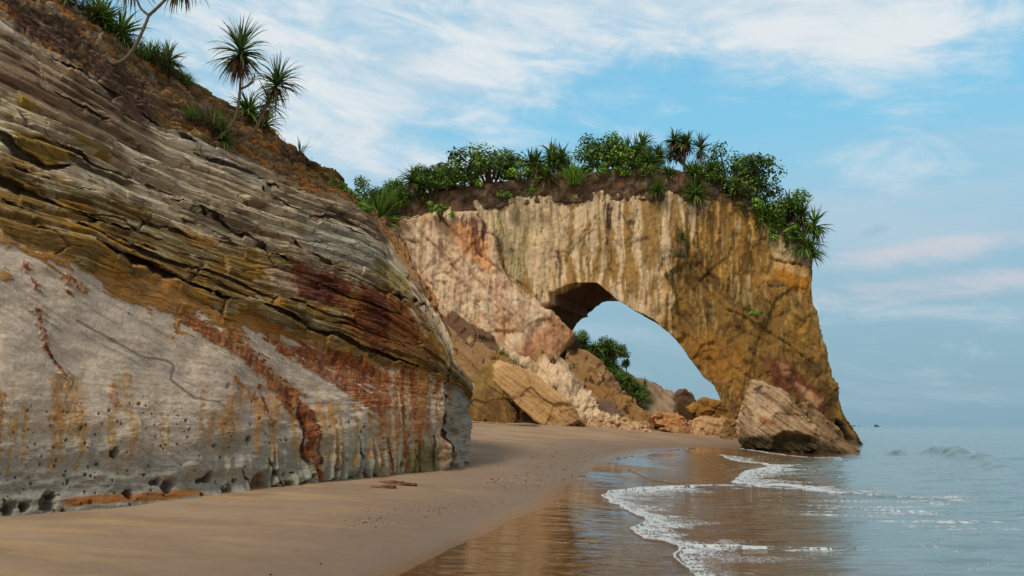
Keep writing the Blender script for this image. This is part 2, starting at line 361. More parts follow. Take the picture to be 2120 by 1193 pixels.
# ------------------------------------------------------------ near cliff: layered rock wall on the left
def near_cliff():
    px = np.concatenate([np.linspace(-900, -62, 80), np.arange(-60, 973.1, 1.55)]); nc = len(px)
    Hs = [[(-900, -760), (-350, -370), (0, -110), (140, 0), (200, 42), (270, 92), (330, 122), (380, 150), (450, 203), (520, 240), (560, 272), (600, 305), (640, 332), (700, 375), (745, 425), (770, 445), (800, 478), (828, 520), (850, 562), (880, 612), (900, 655), (914, 690), (922, 745), (940, 770), (962, 790), (973, 806)],
          [(-900, -600), (-350, -190), (0, 38), (113, 113), (200, 172), (272, 226), (340, 264), (453, 306), (566, 360), (660, 398), (740, 426), (777, 452), (800, 486), (828, 530), (850, 570), (880, 622), (900, 665), (914, 700), (922, 752), (940, 776), (973, 812)],
          [(-900, 60), (-350, 225), (0, 355), (100, 390), (190, 413), (340, 468), (490, 512), (590, 535), (700, 568), (800, 605), (850, 640), (890, 690), (914, 722), (922, 762), (940, 784), (973, 820)],
          [(-900, 300), (-350, 400), (0, 492), (75, 512), (174, 532), (245, 565), (330, 595), (396, 630), (490, 660), (566, 685), (680, 728), (792, 758), (880, 776), (914, 782), (930, 790), (950, 800), (973, 828)],
          [(-900, 820), (-350, 810), (0, 830), (200, 835), (400, 850), (560, 860), (700, 850), (850, 840), (900, 840), (940, 850), (973, 860)],
          [(-900, 1190), (-350, 1110), (-60, 1068), (0, 1062), (100, 1052), (200, 1040), (300, 1034), (400, 1028), (520, 1026), (620, 1022), (700, 1010), (770, 1000), (850, 982), (890, 976), (930, 975), (955, 966), (973, 955)]]
    H = np.array([curve(h, px) for h in Hs])                       # 6 x nc
    H[5] += 16                                                      # run the foot below the sand
    a = (px - 1060) / FPX
    yb = (-8.2 + -12.8 * .5625) / (a * 1.0 - .5625)                 # distance of the foot line along each column
    yb = np.clip(yb, 4, 26)
    yt = np.interp(px, [-900, -350, 0, 140, 500, 800, 900, 973], [15.5, 18, 19.5, 20.5, 25, 28.5, 27.5, 25.6])
    back = ss(px, 905, 973) ** 2 * 1.1                              # the corner rounds away
    D = np.zeros((6, nc)); fr = [1.0, .80, .42, .16, .035, 0.0]
    for k in range(6): D[k] = yb + (yt - yb) * fr[k] + back
    D[4] += .12 * ss(px, 0, 500)
    cnt = [95, 235, 175, 185, 190]; S = np.concatenate([k + np.arange(c) / c for k, c in enumerate(cnt)] + [[5.0]]); nr = len(S)
    Sg, Pg = np.meshgrid(S, px, indexing='ij')
    ki = np.minimum(S.astype(int), 4); fk = (S - ki)[:, None]
    PY = H[ki] * (1 - fk) + H[ki + 1] * fk; DY = D[ki] * (1 - fk) + D[ki + 1] * fk
    ker = np.hanning(61); ker /= ker.sum()                          # soften the kinks of the profile
    pad = np.pad(DY, ((30, 30), (0, 0)), mode='edge'); DY = np.apply_along_axis(lambda v: np.convolve(v, ker, 'valid'), 0, pad)
    V = P(Pg, PY, DY); N = gnormal(V)
    # metres along and across the layers
    A = np.interp(px, px, np.cumsum(np.concatenate([[0], np.hypot(np.diff(yb), np.diff(yb * a))])))[None, :] + 0 * Sg
    thick = np.interp(S, [0, 1, 2, 3, 4, 5], [0, 1.3, 3.8, 5.2, 7.0, 8.6])
    B = thick[:, None] + 0 * Sg
    wx = fbm(A * .5, B * .9, 4, 1); wy = fbm(A * .35 + 9, B * .8, 4, 2)
    Aw = A + .22 * wx; Bw = B + .10 * fbm(A * .12, B * .4, 3, 3) + .022 * wy
    z0 = 1 - ss(Sg + .10 * fbm(A * .7, B * 1.2, 4, 5), .95, 1.06)                     # slope soil and shale
    z3 = ss(Sg + .10 * fbm(A * 1.1, B * 2.0, 4, 6) + .05 * wx, 2.98, 3.04)             # smooth pale foot
    z2 = ss(Sg + .22 * fbm(A * .6, B * 1.4, 5, 7), 1.95, 2.07) * (1 - z3)              # ochre beds
    z1 = np.clip(1 - z0 - z2 - z3, 0, 1)
    # --- relief, metres outwards
    def plates(sx, sy, seed, sharp=.10):
        f1, f2, i, cx, cy = cell(Aw / sx, Bw / sy, seed)
        crack = 1 - ss(f2 - f1, 0.0, sharp)
        return (i - .5) + .55 * cy * (i + .3) + .3 * cx * (i - .5), crack, i
    p1, c1, i1 = plates(3.6, .34, 1, .05); p2, c2, i2 = plates(1.7, .12, 2, .08); p3, c3, i3 = plates(.7, .05, 3, .12)
    p4, c4, i4 = plates(2.4, .50, 4, .04); p5, c5, i5 = plates(.34, .10, 5, .16); p6, c6, i6 = plates(.16, .05, 6, .2)
    rough = ss(fbm(A * .55, B * 1.1, 3, 12), -.35, .35)
    lay = fbm(A * .10, Bw * 7.0, 4, 8, .6)                           # long thin ledges
    d = z0 * (.20 * p5 + .10 * p6 + .20 * fbm(A * .9, B * 2.2, 5, 9) - .05 * c5)
    def beds(h_, seed, cut=.86):
        q = Bw / h_ + .8 * fbm(A * .10, B * .20, 3, seed) + .06 * fbm(A * 1.3, B * 1.2, 4, seed + 1); k = np.floor(q); f = q - k
        hh = JX[(k.astype(int) * 7 + seed) & 255, 3]; lat = fbm(A * .5 / h_ ** .4 + k * 5.3, k * 1.7, 4, seed + 2); lat = .25 * lat + 1.25 * (cell(A * .36 / h_ ** .5 + k * 3.1 + .1 * wy, k * 2.3 + .5, seed)[2] - .5); amp_ = np.clip(.35 + .5 * hh + .9 * lat, 0, 1.5)
        return amp_ * np.where(f < cut, np.minimum(1, f / .38) ** .8 * (.85 + .15 * f), 1 - ss(f, cut, cut + .05)), f, k, amp_
    b1, f1_, k1_, a1_ = beds(.42, 130); b2, f2_, k2_, a2_ = beds(.16, 140); b3, f3_, k3_, a3_ = beds(.065, 150, .8)
    soft = .35 + .65 * ss(fbm(A * .25, B * .8, 3, 49), -.25, .4)
    d += z1 * (.20 * b1 + .08 * b2 * soft + .03 * b3 * soft) + z2 * (.18 * b1 + .07 * b2 * soft + .02 * b3) + z0 * (.10 * b2 + .05 * b3)
    d += z1 * (.16 * p1 + (.03 + .08 * rough) * p2 + (.01 + .03 * rough) * p3 + .12 * lay - .12 * c1 - .05 * c2 * rough)
    d += z2 * (.14 * p4 + .10 * p2 + .025 * p3 + .08 * lay - .11 * c4 - .04 * c2 * rough)
    d += (z3) * (.13 * fbm(A * .45, B * .5, 4, 10) + .010 * fbm(A * 3, B * 5, 5, 11) + .012 * fbm(A * .6, Bw * 9, 3, 14))
    # overhanging lip above the pale foot and the dark slots under it
    px_, py_ = Pg, PY
    lip = np.exp(-((Sg - 2.83) / .13) ** 2); d += .22 * lip * (1 - ss(px_, 860, 930))
    jag = 4 * fbm(px_ / 60, py_ / 60, 4, 15)
    def slot(pts, wd, dep):
        nonlocal dS
        dd, f = pdist(px_, py_ + jag, pts); ww = wd * np.sin(np.pi * np.clip(f, .04, .96)) ** .6
        k = 1 - ss(dd, ww * .55, ww * 1.15); dS = dS + dep * k; return k
    dS = np.zeros_like(d); dk = np.zeros_like(d)
    dk += slot([(186, 514), (240, 540), (330, 578), (400, 604), (446, 622)], 8.5, 1.0)
    dk += slot([(18, 478), (50, 481), (90, 494)], 4.5, .4)
    dk += slot([(-200, 190), (0, 258), (60, 285), (120, 315), (180, 345), (300, 392), (420, 452)], 4.5, .35)
    dk += slot([(-150, 235), (0, 292), (40, 322), (90, 348), (140, 347)], 8, .45)
    dk += slot([(-200, 320), (0, 384), (80, 415), (170, 455), (260, 490)], 7, .4)
    dk += slot([(440, 622), (520, 640), (640, 690), (760, 735), (860, 765)], 4.5, .45)
    dk += slot([(390, 430), (480, 480), (545, 520), (600, 556)], 4.5, .35)
    dk += slot([(600, 500), (700, 555), (800, 605), (880, 640)], 3.5, .3)
    dk += slot([(0, 425), (120, 460), (220, 505), (330, 545), (480, 585), (560, 620), (680, 660), (800, 700), (860, 730)], 3.5, .3)
    dk += slot([(60, 95), (180, 170), (300, 250), (420, 320)], 4.5, .35)
    dk += slot([(540, 392), (640, 445), (700, 452), (750, 480), (800, 520)], 5, .4)
    for q in range(26):                                              # shorter gaps between beds
        r = np.random.RandomState(60 + q); x0 = r.uniform(0, 700); s0 = r.uniform(1.05, 2.9); ln = r.uniform(60, 190)
        xs = np.linspace(x0, min(x0 + ln, 880), 5); k0 = min(int(s0), 4)
        ys = [np.interp(v, px, H[k0] * (1 - s0 + k0) + H[k0 + 1] * (s0 - k0)) + r.uniform(-3, 3) for v in xs]
        dk += slot(list(zip(xs, ys)), r.uniform(1.8, 3.8), r.uniform(.12, .3))
    # the standing bed ledge high on the wall, a proud pale rib
    dd, f = pdist(px_, py_ + jag, [(-250, -85), (0, 55), (60, 95), (113, 122), (180, 165), (260, 225), (340, 275), (450, 330), (540, 385)])
    rib = 1 - ss(dd, 5, 14); d += .22 * rib * z1
    d += ss(px_, 895, 935) * z3 * (.22 * fbm(px_ / 26, py_ / 45, 4, 54) + .05 * fbm(px_ / 7, py_ / 9, 4, 55)); d += z3 * .035 * fbm(px_ / 70, py_ / 30, 5, 56) * (.4 + ss(py_, 800, 900))
    g1 = fbm(A * 1.2, B * 2.6, 5, 30); g2 = fbm(A * 2.6 + 4, Bw * 9, 5, 31); g3 = fbm(A * .4, B * .9, 4, 32)
    g4 = fbm(px_ / 7, py_ / 7, 3, 33); diag = fbm((px_ * .5 + py_ * .2) / 60, (py_ - px_ * .6) / 7, 4, 35); tear = 7 * g4 + 10 * diag + 5 * g2
    lipf = ss(3.0 + .26 * ss(g1 + .5 * diag, -.4, .6) + .10 * g2 - Sg, -.01, .02) * ss(px_, -60, 30); crust = lipf * z3
    for pts, w0, w1 in (([(385, 660), (430, 700), (500, 735), (560, 780), (598, 820), (620, 850)], 15, 18), ([(600, 820), (632, 860), (645, 900), (640, 940), (660, 975), (682, 1003)], 22, 6), ([(575, 722), (640, 745), (700, 782), (760, 815), (800, 830)], 8, 26), ([(620, 725), (680, 745), (740, 775), (800, 800)], 12, 20),
                        ([(690, 735), (760, 765), (840, 790), (890, 800)], 14, 20), ([(50, 555), (62, 578), (76, 602)], 10, 7), ([(134, 583), (158, 594), (172, 604)], 9, 7), ([(74, 645), (84, 680), (92, 715)], 6, 7), ([(94, 718), (118, 750), (152, 788)], 7, 2)):
        dd, f = pdist(px_, py_, pts); crust = np.maximum(crust, z3 * ss((w0 + (w1 - w0) * f) - dd + tear, 0, 4))
    d += crust * (.03 + .012 * g2)                                   # remnants of an ironstone crust stand proud
    # flutes and pits on the pale foot
    fl = z3 * ss(py_, 850, 960) * ss(px_, 380, 620)
    fph = px_ / 17.0 + .9 * fbm(px_ / 150, py_ / 500, 3, 16) + (py_ - 900) / 160 * ss(-px_, -700, -300)
    fph = fph + .8 * fbm(px_ / 34, py_ / 900, 3, 42); ridge = 1 - np.abs(2 * (fph - np.floor(fph)) - 1); ridge = ridge ** .7
    d += fl * ss(py_ + 30 * fbm(px_ / 25, py_ / 200, 3, 43), 880, 1010) * ((.26 + .16 * ss(px_, 520, 640)) * (ridge - .6) * (.5 + fbm(px_ / 30, py_ / 300, 3, 44)).clip(.15, 1.3) + .09 * fbm(px_ / 9, py_ / 50, 4, 17))
    und = z3 * ss(py_, 900, 1000) * (1 - ss(py_, 1005, 1035)); d -= .16 * und * (.6 + .4 * fbm(px_ / 60, py_ / 40, 3, 18))
    pit = np.zeros_like(d)
    for sc0, th, sd_, dp in ((22, .86, 21, .07), (11, .82, 22, .04), (46, .93, 23, .12)):
        f1, f2, i, cx, cy = cell(px_ / sc0 + .2 * fbm(px_ / 20, py_ / 20, 2, 19), py_ / (sc0 * 1.35), sd_)
        zone = z3 * ss(py_ + 40 * fbm(px_ / 120, py_ / 120, 3, 24), 800, 900)
        r_ = .07 + .20 * (i - th) / (1 - th)
        k = (i > th) * (1 - ss(f1, r_ * .5, r_ * 1.25)) * zone; d -= dp * k; pit = np.maximum(pit, k)
    toe = [(30, 1050, 17), (62, 1047, 12), (105, 1038, 21), (120, 1022, 7), (270, 1022, 12), (352, 1006, 17), (330, 996, 8), (440, 985, 9), (425, 992, 6), (476, 1018, 15), (545, 1000, 22), (575, 1012, 12), (600, 1008, 8), (632, 1004, 9), (690, 1000, 10), (735, 994, 8), (782, 990, 9), (242, 935, 9)]
    for x0, y0, r0 in toe:
        k = 1 - ss(np.hypot(px_ - x0, (py_ - y0) * .8 + (px_ - x0) * .25) + 3 * fbm(px_ / 9, py_ / 9, 3, 25), r0 * .35, r0); d -= .22 * k; pit = np.maximum(pit, k * .8)
    dk += slot([(921, 772), (927, 800), (930, 850), (934, 905), (938, 972)], 3.0, .35)
    dk += slot([(905, 900), (903, 935), (906, 985)], 3, .14) + slot([(806, 905), (812, 950), (822, 998)], 2, .1) + slot([(742, 900), (752, 950), (770, 1004)], 2, .1) + slot([(556, 945), (575, 985), (600, 1022)], 3, .14) + slot([(500, 970), (525, 1000), (548, 1025)], 2, .1)
    ray = V - np.array([0, 0, EYE]); ray /= np.linalg.norm(ray, axis=-1, keepdims=True); kN = (.60 + .40 * z3)[..., None]; Dn = N * kN - ray * (1 - kN); Dn /= np.linalg.norm(Dn, axis=-1, keepdims=True)
    V = V + Dn * d[..., None] + ray * (dS * .62)[..., None]
    # --- colour
    c = np.zeros(V.shape); g1 = fbm(A * 1.2, B * 2.6, 5, 30); g2 = fbm(A * 2.6 + 4, Bw * 9, 5, 31); g3 = fbm(A * .4, B * .9, 4, 32)
    g4 = fbm(px_ / 7, py_ / 7, 3, 33); strk = fbm(px_ / 9, py_ / 120, 4, 34); diag = fbm((px_ * .5 + py_ * .2) / 60, (py_ - px_ * .6) / 7, 4, 35)
    # slope
    sl = fbm(A * .55, Bw * 6.5, 5, 41); s0 = mixc(np.ones(V.shape) * (108, 88, 66), (146, 114, 74), ss(i5 * .5 + .6 * sl, .1, .6)); s0 = mixc(s0, (152, 102, 54), ss(i5 * .35 + g1 * .35 + .9 * sl, .40, .70))
    s0 = mixc(s0, (120, 108, 96), ss(i6 + g2 * .4, .86, 1.0)); s0 = mixc(s0, (66, 54, 46), ss(-g3 + .5 * i6 + .3 * g4, .45, .9)); s0 = mixc(s0, (88, 66, 60), ss(g1 - g3, .65, .95) * .5)
    s0 = mixc(s0, (134, 88, 48), ss(px_, 560, 760) * .4 * ss(g2, -.4, .3)); s0 = mixc(s0, (124, 112, 60), ss(fbm(A * .5, B * 1.5, 4, 51), .35, .8) * .5); s0 *= (1.06 + .3 * i6)[..., None]
    # grey beds
    s1 = mixc(np.ones(V.shape) * (184, 165, 138), (214, 198, 170), ss(i1 + .8 * g2, .35, .95)); s1 = mixc(s1, (140, 120, 98), ss(i2 - .7 * g1 + .3 * g3, .58, .95))
    s1 = mixc(s1, (146, 122, 100), ss(g3 + .4 * i1, .35, .8) * .7); s1 = mixc(s1, (172, 152, 112), ss(g1 + .5 * g3 + .4 * Sg - .9, .35, .8) * .6)
    s1 = mixc(s1, (112, 98, 84), ss(-lay, .35, .8) * .5); s1 = mixc(s1, (190, 182, 170), rib * .8)
    tan = ss(sdpoly(px_, py_ + 12 * g1, [(40, 110), (200, 200), (300, 260), (330, 330), (230, 300), (90, 230), (-60, 160), (-60, 90)]), -12, 14); s1 = mixc(s1, (128, 106, 84), tan * .75)
    pale = ss(sdpoly(px_, py_ + 10 * g1, [(585, 455), (700, 468), (800, 515), (850, 580), (800, 585), (700, 545), (620, 500)]), -8, 10); s1 = mixc(s1, (176, 170, 154), pale * .85)
    s1 = mixc(s1, (138, 128, 80), ss(sdpoly(px_, py_ + 10 * g1, [(775, 535), (838, 575), (850, 620), (800, 600), (770, 570)]), -6, 8) * .8)
    for poly in ([(10, 268), (60, 290), (150, 330), (165, 342), (90, 340), (30, 305)], [(130, 285), (210, 322), (225, 345), (150, 310)], [(20, 190), (60, 215), (70, 232), (30, 215)]):
        s1 = mixc(s1, (146, 118, 48), ss(sdpoly(px_, py_ + 14 * g2, poly), -3, 4) * .9)
    s1 = mixc(s1, (140, 118, 62), ss(g2 + .6 * g1, .55, .8) * ss(Sg, 1.35, 1.9) * .8)
    # ochre beds
    s2 = mixc(np.ones(V.shape) * (142, 112, 62), (104, 82, 44), ss(i4 + .5 * g3, .4, .9)); s2 = mixc(s2, (168, 124, 50), ss(g1 * .8 + i2 * .5, .45, .85) * .8)
    s2 = mixc(s2, (146, 130, 92), ss(i4 - g1 * .6, .72, 1.0) * .8); s2 = mixc(s2, (172, 156, 130), ss(g2 + .5 * i2 - .2 * g3, .75, 1.0) * .7)
    s2 = mixc(s2, (94, 70, 44), ss(-g2, .3, .8) * .5)
    s2 = mixc(s2, (176, 150, 126), ss(sdpoly(px_, py_ + 14 * g1, [(545, 560), (620, 560), (680, 600), (650, 640), (580, 610), (540, 590)]), -6, 8) * .8)
    for poly, col_ in (([(590, 520), (700, 560), (720, 600), (715, 665), (640, 640), (610, 600)], (104, 52, 32)), ([(740, 585), (850, 625), (880, 690), (850, 745), (760, 730), (700, 690), (730, 650)], (112, 54, 28)),
                       ([(640, 560), (700, 585), (690, 650), (645, 630)], (82, 40, 32)), ([(745, 600), (800, 615), (805, 700), (760, 690)], (78, 38, 28)), ([(800, 680), (905, 715), (905, 765), (800, 745)], (116, 82, 40))):
        k = ss(sdpoly(px_ + 10 * g4, py_ + 16 * g1 + 10 * strk, poly), -8, 9); s2 = mixc(s2, col_, k * (.72 + .28 * g2))
    # pale foot
    s3 = mixc(np.ones(V.shape) * (194, 178, 160), (172, 156, 142), ss(g3 + .4 * diag, .0, .7)); s3 = mixc(s3, (184, 164, 144), ss(g1 + .3 * g2 - .002 * (py_ - 640), .3, .9) * .7)
    s3 = mixc(s3, (146, 144, 136), ss(py_ + 40 * g3, 860, 970) * .85); s3 = mixc(s3, (138, 146, 132), ss(px_, 480, 700) * ss(py_ + 30 * g1, 860, 950) * .6)
    s3 = mixc(s3, (140, 138, 110), ss(strk + .5 * g3, .25, .8) * ss(py_, 860, 960) * .45)
    s3 = mixc(s3, (132, 126, 122), ss(diag + .4 * g4, .62, .9) * .5)
    # ochre fingers hanging below the lip
    lipf = ss(3.0 + .26 * ss(g1 + .5 * diag, -.4, .6) + .10 * g2 - Sg, -.01, .02) * ss(px_, -60, 30); s3 = mixc(s3, (152, 104, 44), lipf * (.85 + .15 * g4))
    tear = 7 * g4 + 10 * diag + 5 * g2
    def stain(pts, w0, w1, col_, k=1.0, tear_k=1.0, dry=.5):
        nonlocal s3
        dd, f = pdist(px_, py_, pts); ww = w0 + (w1 - w0) * f
        fm = ss(ww * 1.9 - dd + 1.4 * tear * tear_k * np.minimum(1, ww / 10) + 8 * fbm(px_ / 14, py_ / 22, 4, 45), 0, 14) * k; s3 = mixc(s3, (178, 146, 108), fm * .5 * ss(fbm(px_ / 5, py_ / 26, 4, 46), -.6, .5))
        m = ss(ww - dd + tear * tear_k * np.minimum(1, ww / 14), 0, 3.5) * k
        col_ = np.asarray(col_, float) * (1 + .34 * fbm((px_ + .3 * py_) / 3.2, py_ / 24, 4, 47))[..., None] + np.array([26, 16, 4]) * ss(fbm(px_ / 9, py_ / 14, 4, 48), .1, .7)[..., None]
        m = m * (1 - dry * ss(fbm(px_ / 4, py_ / 9, 3, 36) + .4 * diag, .25, .6)); s3 = s3 + (col_ - s3) * m[..., None]
    stain([(385, 660), (430, 700), (500, 735), (560, 780), (598, 820), (620, 850)], 15, 18, (126, 76, 44), dry=.5)
    stain([(600, 820), (632, 860), (645, 900), (640, 940), (660, 975), (682, 1003)], 22, 6, (104, 54, 30), dry=.25, tear_k=.6)
    stain([(614, 840), (628, 880), (626, 925), (640, 960)], 5, 5, (58, 34, 28), dry=.1, tear_k=.3); stain([(655, 880), (660, 930), (664, 960)], 4, 5, (50, 32, 26), dry=.1, tear_k=.3)
    stain([(372, 650), (360, 690), (395, 700)], 12, 6, (140, 92, 44)); stain([(455, 665), (480, 700), (490, 712)], 14, 8, (136, 88, 42))
    stain([(480, 790), (520, 820), (545, 850), (560, 885)], 8, 4, (150, 92, 40)); stain([(535, 800), (548, 840), (562, 880)], 6, 5, (118, 66, 34), dry=.3)
    stain([(575, 722), (640, 745), (700, 782), (760, 815), (800, 830)], 8, 24, (128, 72, 46), dry=.45); stain([(620, 725), (680, 745), (740, 775), (800, 800)], 12, 18, (130, 72, 44), dry=.45)
    stain([(545, 700), (575, 715), (590, 725)], 6, 5, (130, 70, 38)); stain([(690, 735), (760, 765), (840, 790), (890, 800)], 14, 20, (124, 64, 30), dry=.4)
    stain([(50, 555), (62, 578), (76, 602)], 10, 7, (130, 82, 58), dry=.7); stain([(134, 583), (158, 594), (172, 604)], 9, 7, (136, 88, 58), dry=.8); stain([(140, 612), (152, 620)], 6, 3, (120, 76, 54))
    stain([(74, 645), (84, 680), (92, 715)], 6, 7, (126, 84, 66), dry=.8, tear_k=.6); stain([(94, 718), (118, 750), (152, 788)], 7, 2, (106, 60, 46), dry=.3, tear_k=.5)
    for x0, y0, y1, w_, col_ in ((4, 820, 985, 7, (140, 88, 36)), (28, 870, 980, 9, (158, 124, 66)), (55, 850, 965, 8, (164, 120, 62)), (118, 790, 960, 13, (160, 108, 52)), (130, 840, 940, 9, (142, 84, 28)), (152, 800, 900, 20, (172, 130, 84)), (172, 850, 970, 12, (154, 108, 54)),
                                 (240, 800, 850, 13, (150, 92, 48)), (225, 860, 960, 4, (160, 122, 60)), (290, 850, 980, 5, (158, 134, 84)), (345, 870, 940, 6, (160, 134, 86)), (262, 780, 860, 10, (172, 136, 92)), (462, 850, 930, 12, (160, 124, 76)), (478, 870, 915, 6, (132, 76, 34)), (462, 882, 898, 8, (128, 64, 26)),
                                 (560, 850, 930, 5, (150, 112, 58)), (700, 840, 930, 7, (158, 118, 54)), (735, 830, 960, 8, (156, 110, 50)), (668, 860, 940, 7, (160, 122, 60)), (765, 820, 950, 7, (150, 92, 40)), (790, 815, 970, 8, (134, 76, 36))):
        stain([(x0, y0), (x0 + 3, (y0 + y1) / 2), (x0 + 1, y1)], w_, w_ * .5, col_, k=.62, tear_k=.9, dry=.6)
    dr = fbm(px_ / 13 + .35 * g4, py_ / 150, 4, 52); s3 = mixc(s3, (166, 132, 86), ss(dr, .15, .7) * ss(py_, 770, 860) * (1 - ss(py_ + 30 * g3, 930, 1000)) * .6)
    s3 = mixc(s3, (176, 128, 78), ss(dr + .5 * g3, .35, .9) * ss(py_, 780, 850) * (1 - ss(py_, 900, 970)) * .55); s3 = mixc(s3, (128, 130, 122), ss(fbm(px_ / 26, py_ / 40, 5, 53), .1, .7) * ss(py_, 830, 930) * .5)
    f1s, f2s, ids, _, _ = cell((px_ + .35 * py_) / 26 + .35 * fbm(px_ / 18, py_ / 18, 4, 57), (py_ - .35 * px_) / 9, 25); s3 = mixc(s3, (136, 122, 108), (1 - ss(f2s - f1s, .0, .07)) * ss(fbm(px_ / 60, py_ / 50, 3, 58), .05, .4) * .55); s3 *= (1 + .07 * (ids - .5) + .06 * g4 + .05 * fbm(px_ / 2.6, py_ / 2.6, 2, 59))[..., None]
    # rust stripes near the corner
    rz = ss(px_, 760, 830) * ss(3.0 - Sg + 2.05 + .2 * g1, 0, .4) * (1 - ss(px_ + 12 * g1, 928, 945))
    st = fbm((px_ + (py_ - 850) * -.05 + 4 * g4) / 8, py_ / 200, 4, 37)
    s3 = mixc(s3, (152, 98, 56), rz * ss(st, -.35, .15) * .8); s3 = mixc(s3, (116, 64, 38), rz * ss(st, .15, .5) * .9); s3 = mixc(s3, (170, 124, 66), rz * ss(fbm(px_ / 7 + 5, py_ / 130, 4, 60), .2, .6) * .7); s3 = mixc(s3, (96, 46, 26), rz * ss(fbm(px_ / 6, py_ / 200, 3, 38), .35, .6) * .7)
    s3 = mixc(s3, (176, 166, 146), rz * ss(-st + .3 * g4, .2, .6) * .75)
    s3 = mixc(s3, (146, 144, 134), ss(px_ + 10 * g1, 930, 946)); s3 = mixc(s3, (112, 110, 96), ss(px_ + 10 * g1, 926, 946) * ss(g1 + g4 * .5, .1, .6) * .7); s3 = mixc(s3, (92, 90, 52), ss(60 - np.hypot((px_ - 885) * 1.6, py_ - 962), 0, 30) * .7)
    s3 = mixc(s3, (150, 96, 50), ss(12 - np.abs(py_ + 5 * g1 - curve(Hs[5], px_) + 6), 0, 6) * ss(px_, 125, 150) * (1 - ss(px_, 395, 440)) * .9)
    s3 = mixc(s3, (78, 72, 62), pit * .85); s3 = mixc(s3, (150, 96, 60), ss(pit, .1, .5) * (fbm(px_ / 40, py_ / 40, 2, 39) > .35) * .4)
    dd, f = pdist(px_ + 4 * g1, py_ + 5 * g1, [(160, 662), (230, 700), (290, 735), (345, 745), (360, 755), (358, 790), (400, 822), (450, 835)]); s3 = mixc(s3, (110, 98, 92), (1 - ss(dd, 1.2, 4)) * .7)
    c = z0[..., None] * s0 + z1[..., None] * s1 + z2[..., None] * s2 + z3[..., None] * s3
    c = c / np.maximum((z0 + z1 + z2 + z3), .01)[..., None]
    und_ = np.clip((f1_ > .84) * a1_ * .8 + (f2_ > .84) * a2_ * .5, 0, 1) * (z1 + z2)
    c = mixc(c, np.minimum(c * 1.12 + 6, 215), (1 - ss(f1_, .15, .45)) * a1_ * z1 * .6)  # bed tops painted lighter, as if catching the sky light
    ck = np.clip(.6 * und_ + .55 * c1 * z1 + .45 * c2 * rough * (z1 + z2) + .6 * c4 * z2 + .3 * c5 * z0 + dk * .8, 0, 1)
    c = mixc(c, (62, 50, 40), ck * .36); c = mixc(c, (50, 41, 33), np.clip(dk, 0, 1) * (.5 - .15 * z3))                               # dark joints, with shade painted into the slots and undercuts
    # --- fold the surface back behind the skyline and round the corner
    n_ = np.array([-.87, .49, 0]); top = V[0]; rows = []
    for k, (b_, dz) in enumerate(((.5, -.02), (1.5, -.15), (4, -.7), (9, -2.2), (18, -6))):
        rows.append(top + n_ * b_ + [0, 0, dz] + .15 * k * np.stack([0 * px, 0 * px, fbm(px / 30, px * 0 + k, 3, 40)], -1))
    V = np.concatenate([np.array(rows[::-1]), V]); c = np.concatenate([np.repeat(c[:1], 5, 0), c])
    cols = []
    for b_, l_ in ((.3, .05), (.9, .25), (2.0, .8), (4.5, 2.4), (9, 6)):
        q = V[:, -1:].copy(); q[..., 0] -= l_ + .05 * b_; q[..., 1] += b_; cols.append(q)
    V = np.concatenate([V] + cols, 1); c = np.concatenate([c] + [c[:, -1:]] * 5, 1)
    nr, nc = V.shape[:2]
    pad_ = lambda q: np.pad(q, ((5, 0), (0, 5)), mode='edge')
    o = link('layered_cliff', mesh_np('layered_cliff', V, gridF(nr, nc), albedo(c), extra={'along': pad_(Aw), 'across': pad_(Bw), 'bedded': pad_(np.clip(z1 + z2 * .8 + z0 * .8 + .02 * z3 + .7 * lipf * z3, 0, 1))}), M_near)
    tag(o, 'tilted cliff wall of grey, ochre and rust-stained white rock layers at left', 'cliff')
    return V[5:, :-5]

# ------------------------------------------------------------ ground
def G(px, Y, z): p = P(px, 880., Y); return [p[0], Y, z]
def g_at(px, py, z):
    """world point on the level z under pixel px, py (py below the horizon)"""
    b = -(py - 596.5) / FPX; dy = CP - b * SP; dz = SP + b * CP; t = (z - EYE) / dz
    return [(px - 1060) / FPX * t, dy * t, z]
ctrl = [g_at(*q) for q in ((0, 1060, .5), (200, 1042, .5), (400, 1030, .5), (640, 1015, .5), (850, 985, .55), (960, 960, .68), (820, 1193, .10), (1000, 1110, .13), (1150, 1040, .2),
        (1200, 990, .28), (1250, 960, .36), (1340, 935, .5), (1530, 925, .46), (1405, 1145, .02), (1248, 1030, .12), (1524, 1001, .05), (1560, 932, .34), (1740, 936, -.05), (1800, 1193, -.22), (2120, 1193, -.4),
        (2120, 1000, -1.0), (1100, 960, .62), (1100, 920, 1.05), (1250, 920, .85))]
ctrl += [G(980, 55, 2.12), G(1100, 58, 2.05), G(1180, 59, 1.95), G(1290, 62, 1.68), G(1430, 60, 1.36), G(1520, 57, .98), G(1640, 75, -.5), G(1790, 82, -.9), G(1900, 150, -3), G(1400, 90, 1.9), G(1300, 140, 2.5), G(1600, 120, 0), G(2500, 60, -3),
         G(400, 50, 2.3), G(-300, 60, 2.6), [-7, 5, .62], [-6, 0, .6], [0, 0, -.06], [-4.2, 0, .12], [-10, -12, .9], [4, -6, -.3], [12, -8, -.9], [25, 5, -1.8], [-15, 20, 1.2], [-20, 8, 1.3], [60, 20, -3.5]]
ctrl = np.array(ctrl)
def _k(r2): return r2 * np.log(r2 + 1e-6) * .5
def _fit():
    n = len(ctrl); X_ = ctrl[:, :2] / 20; K = _k(((X_[:, None] - X_[None]) ** 2).sum(-1)) + np.eye(n) * 2e-3
    Q = np.concatenate([np.ones((n, 1)), X_], 1); A_ = np.block([[K, Q], [Q.T, np.zeros((3, 3))]])
    return np.linalg.solve(A_, np.concatenate([ctrl[:, 2], [0, 0, 0]]))
_w = _fit()
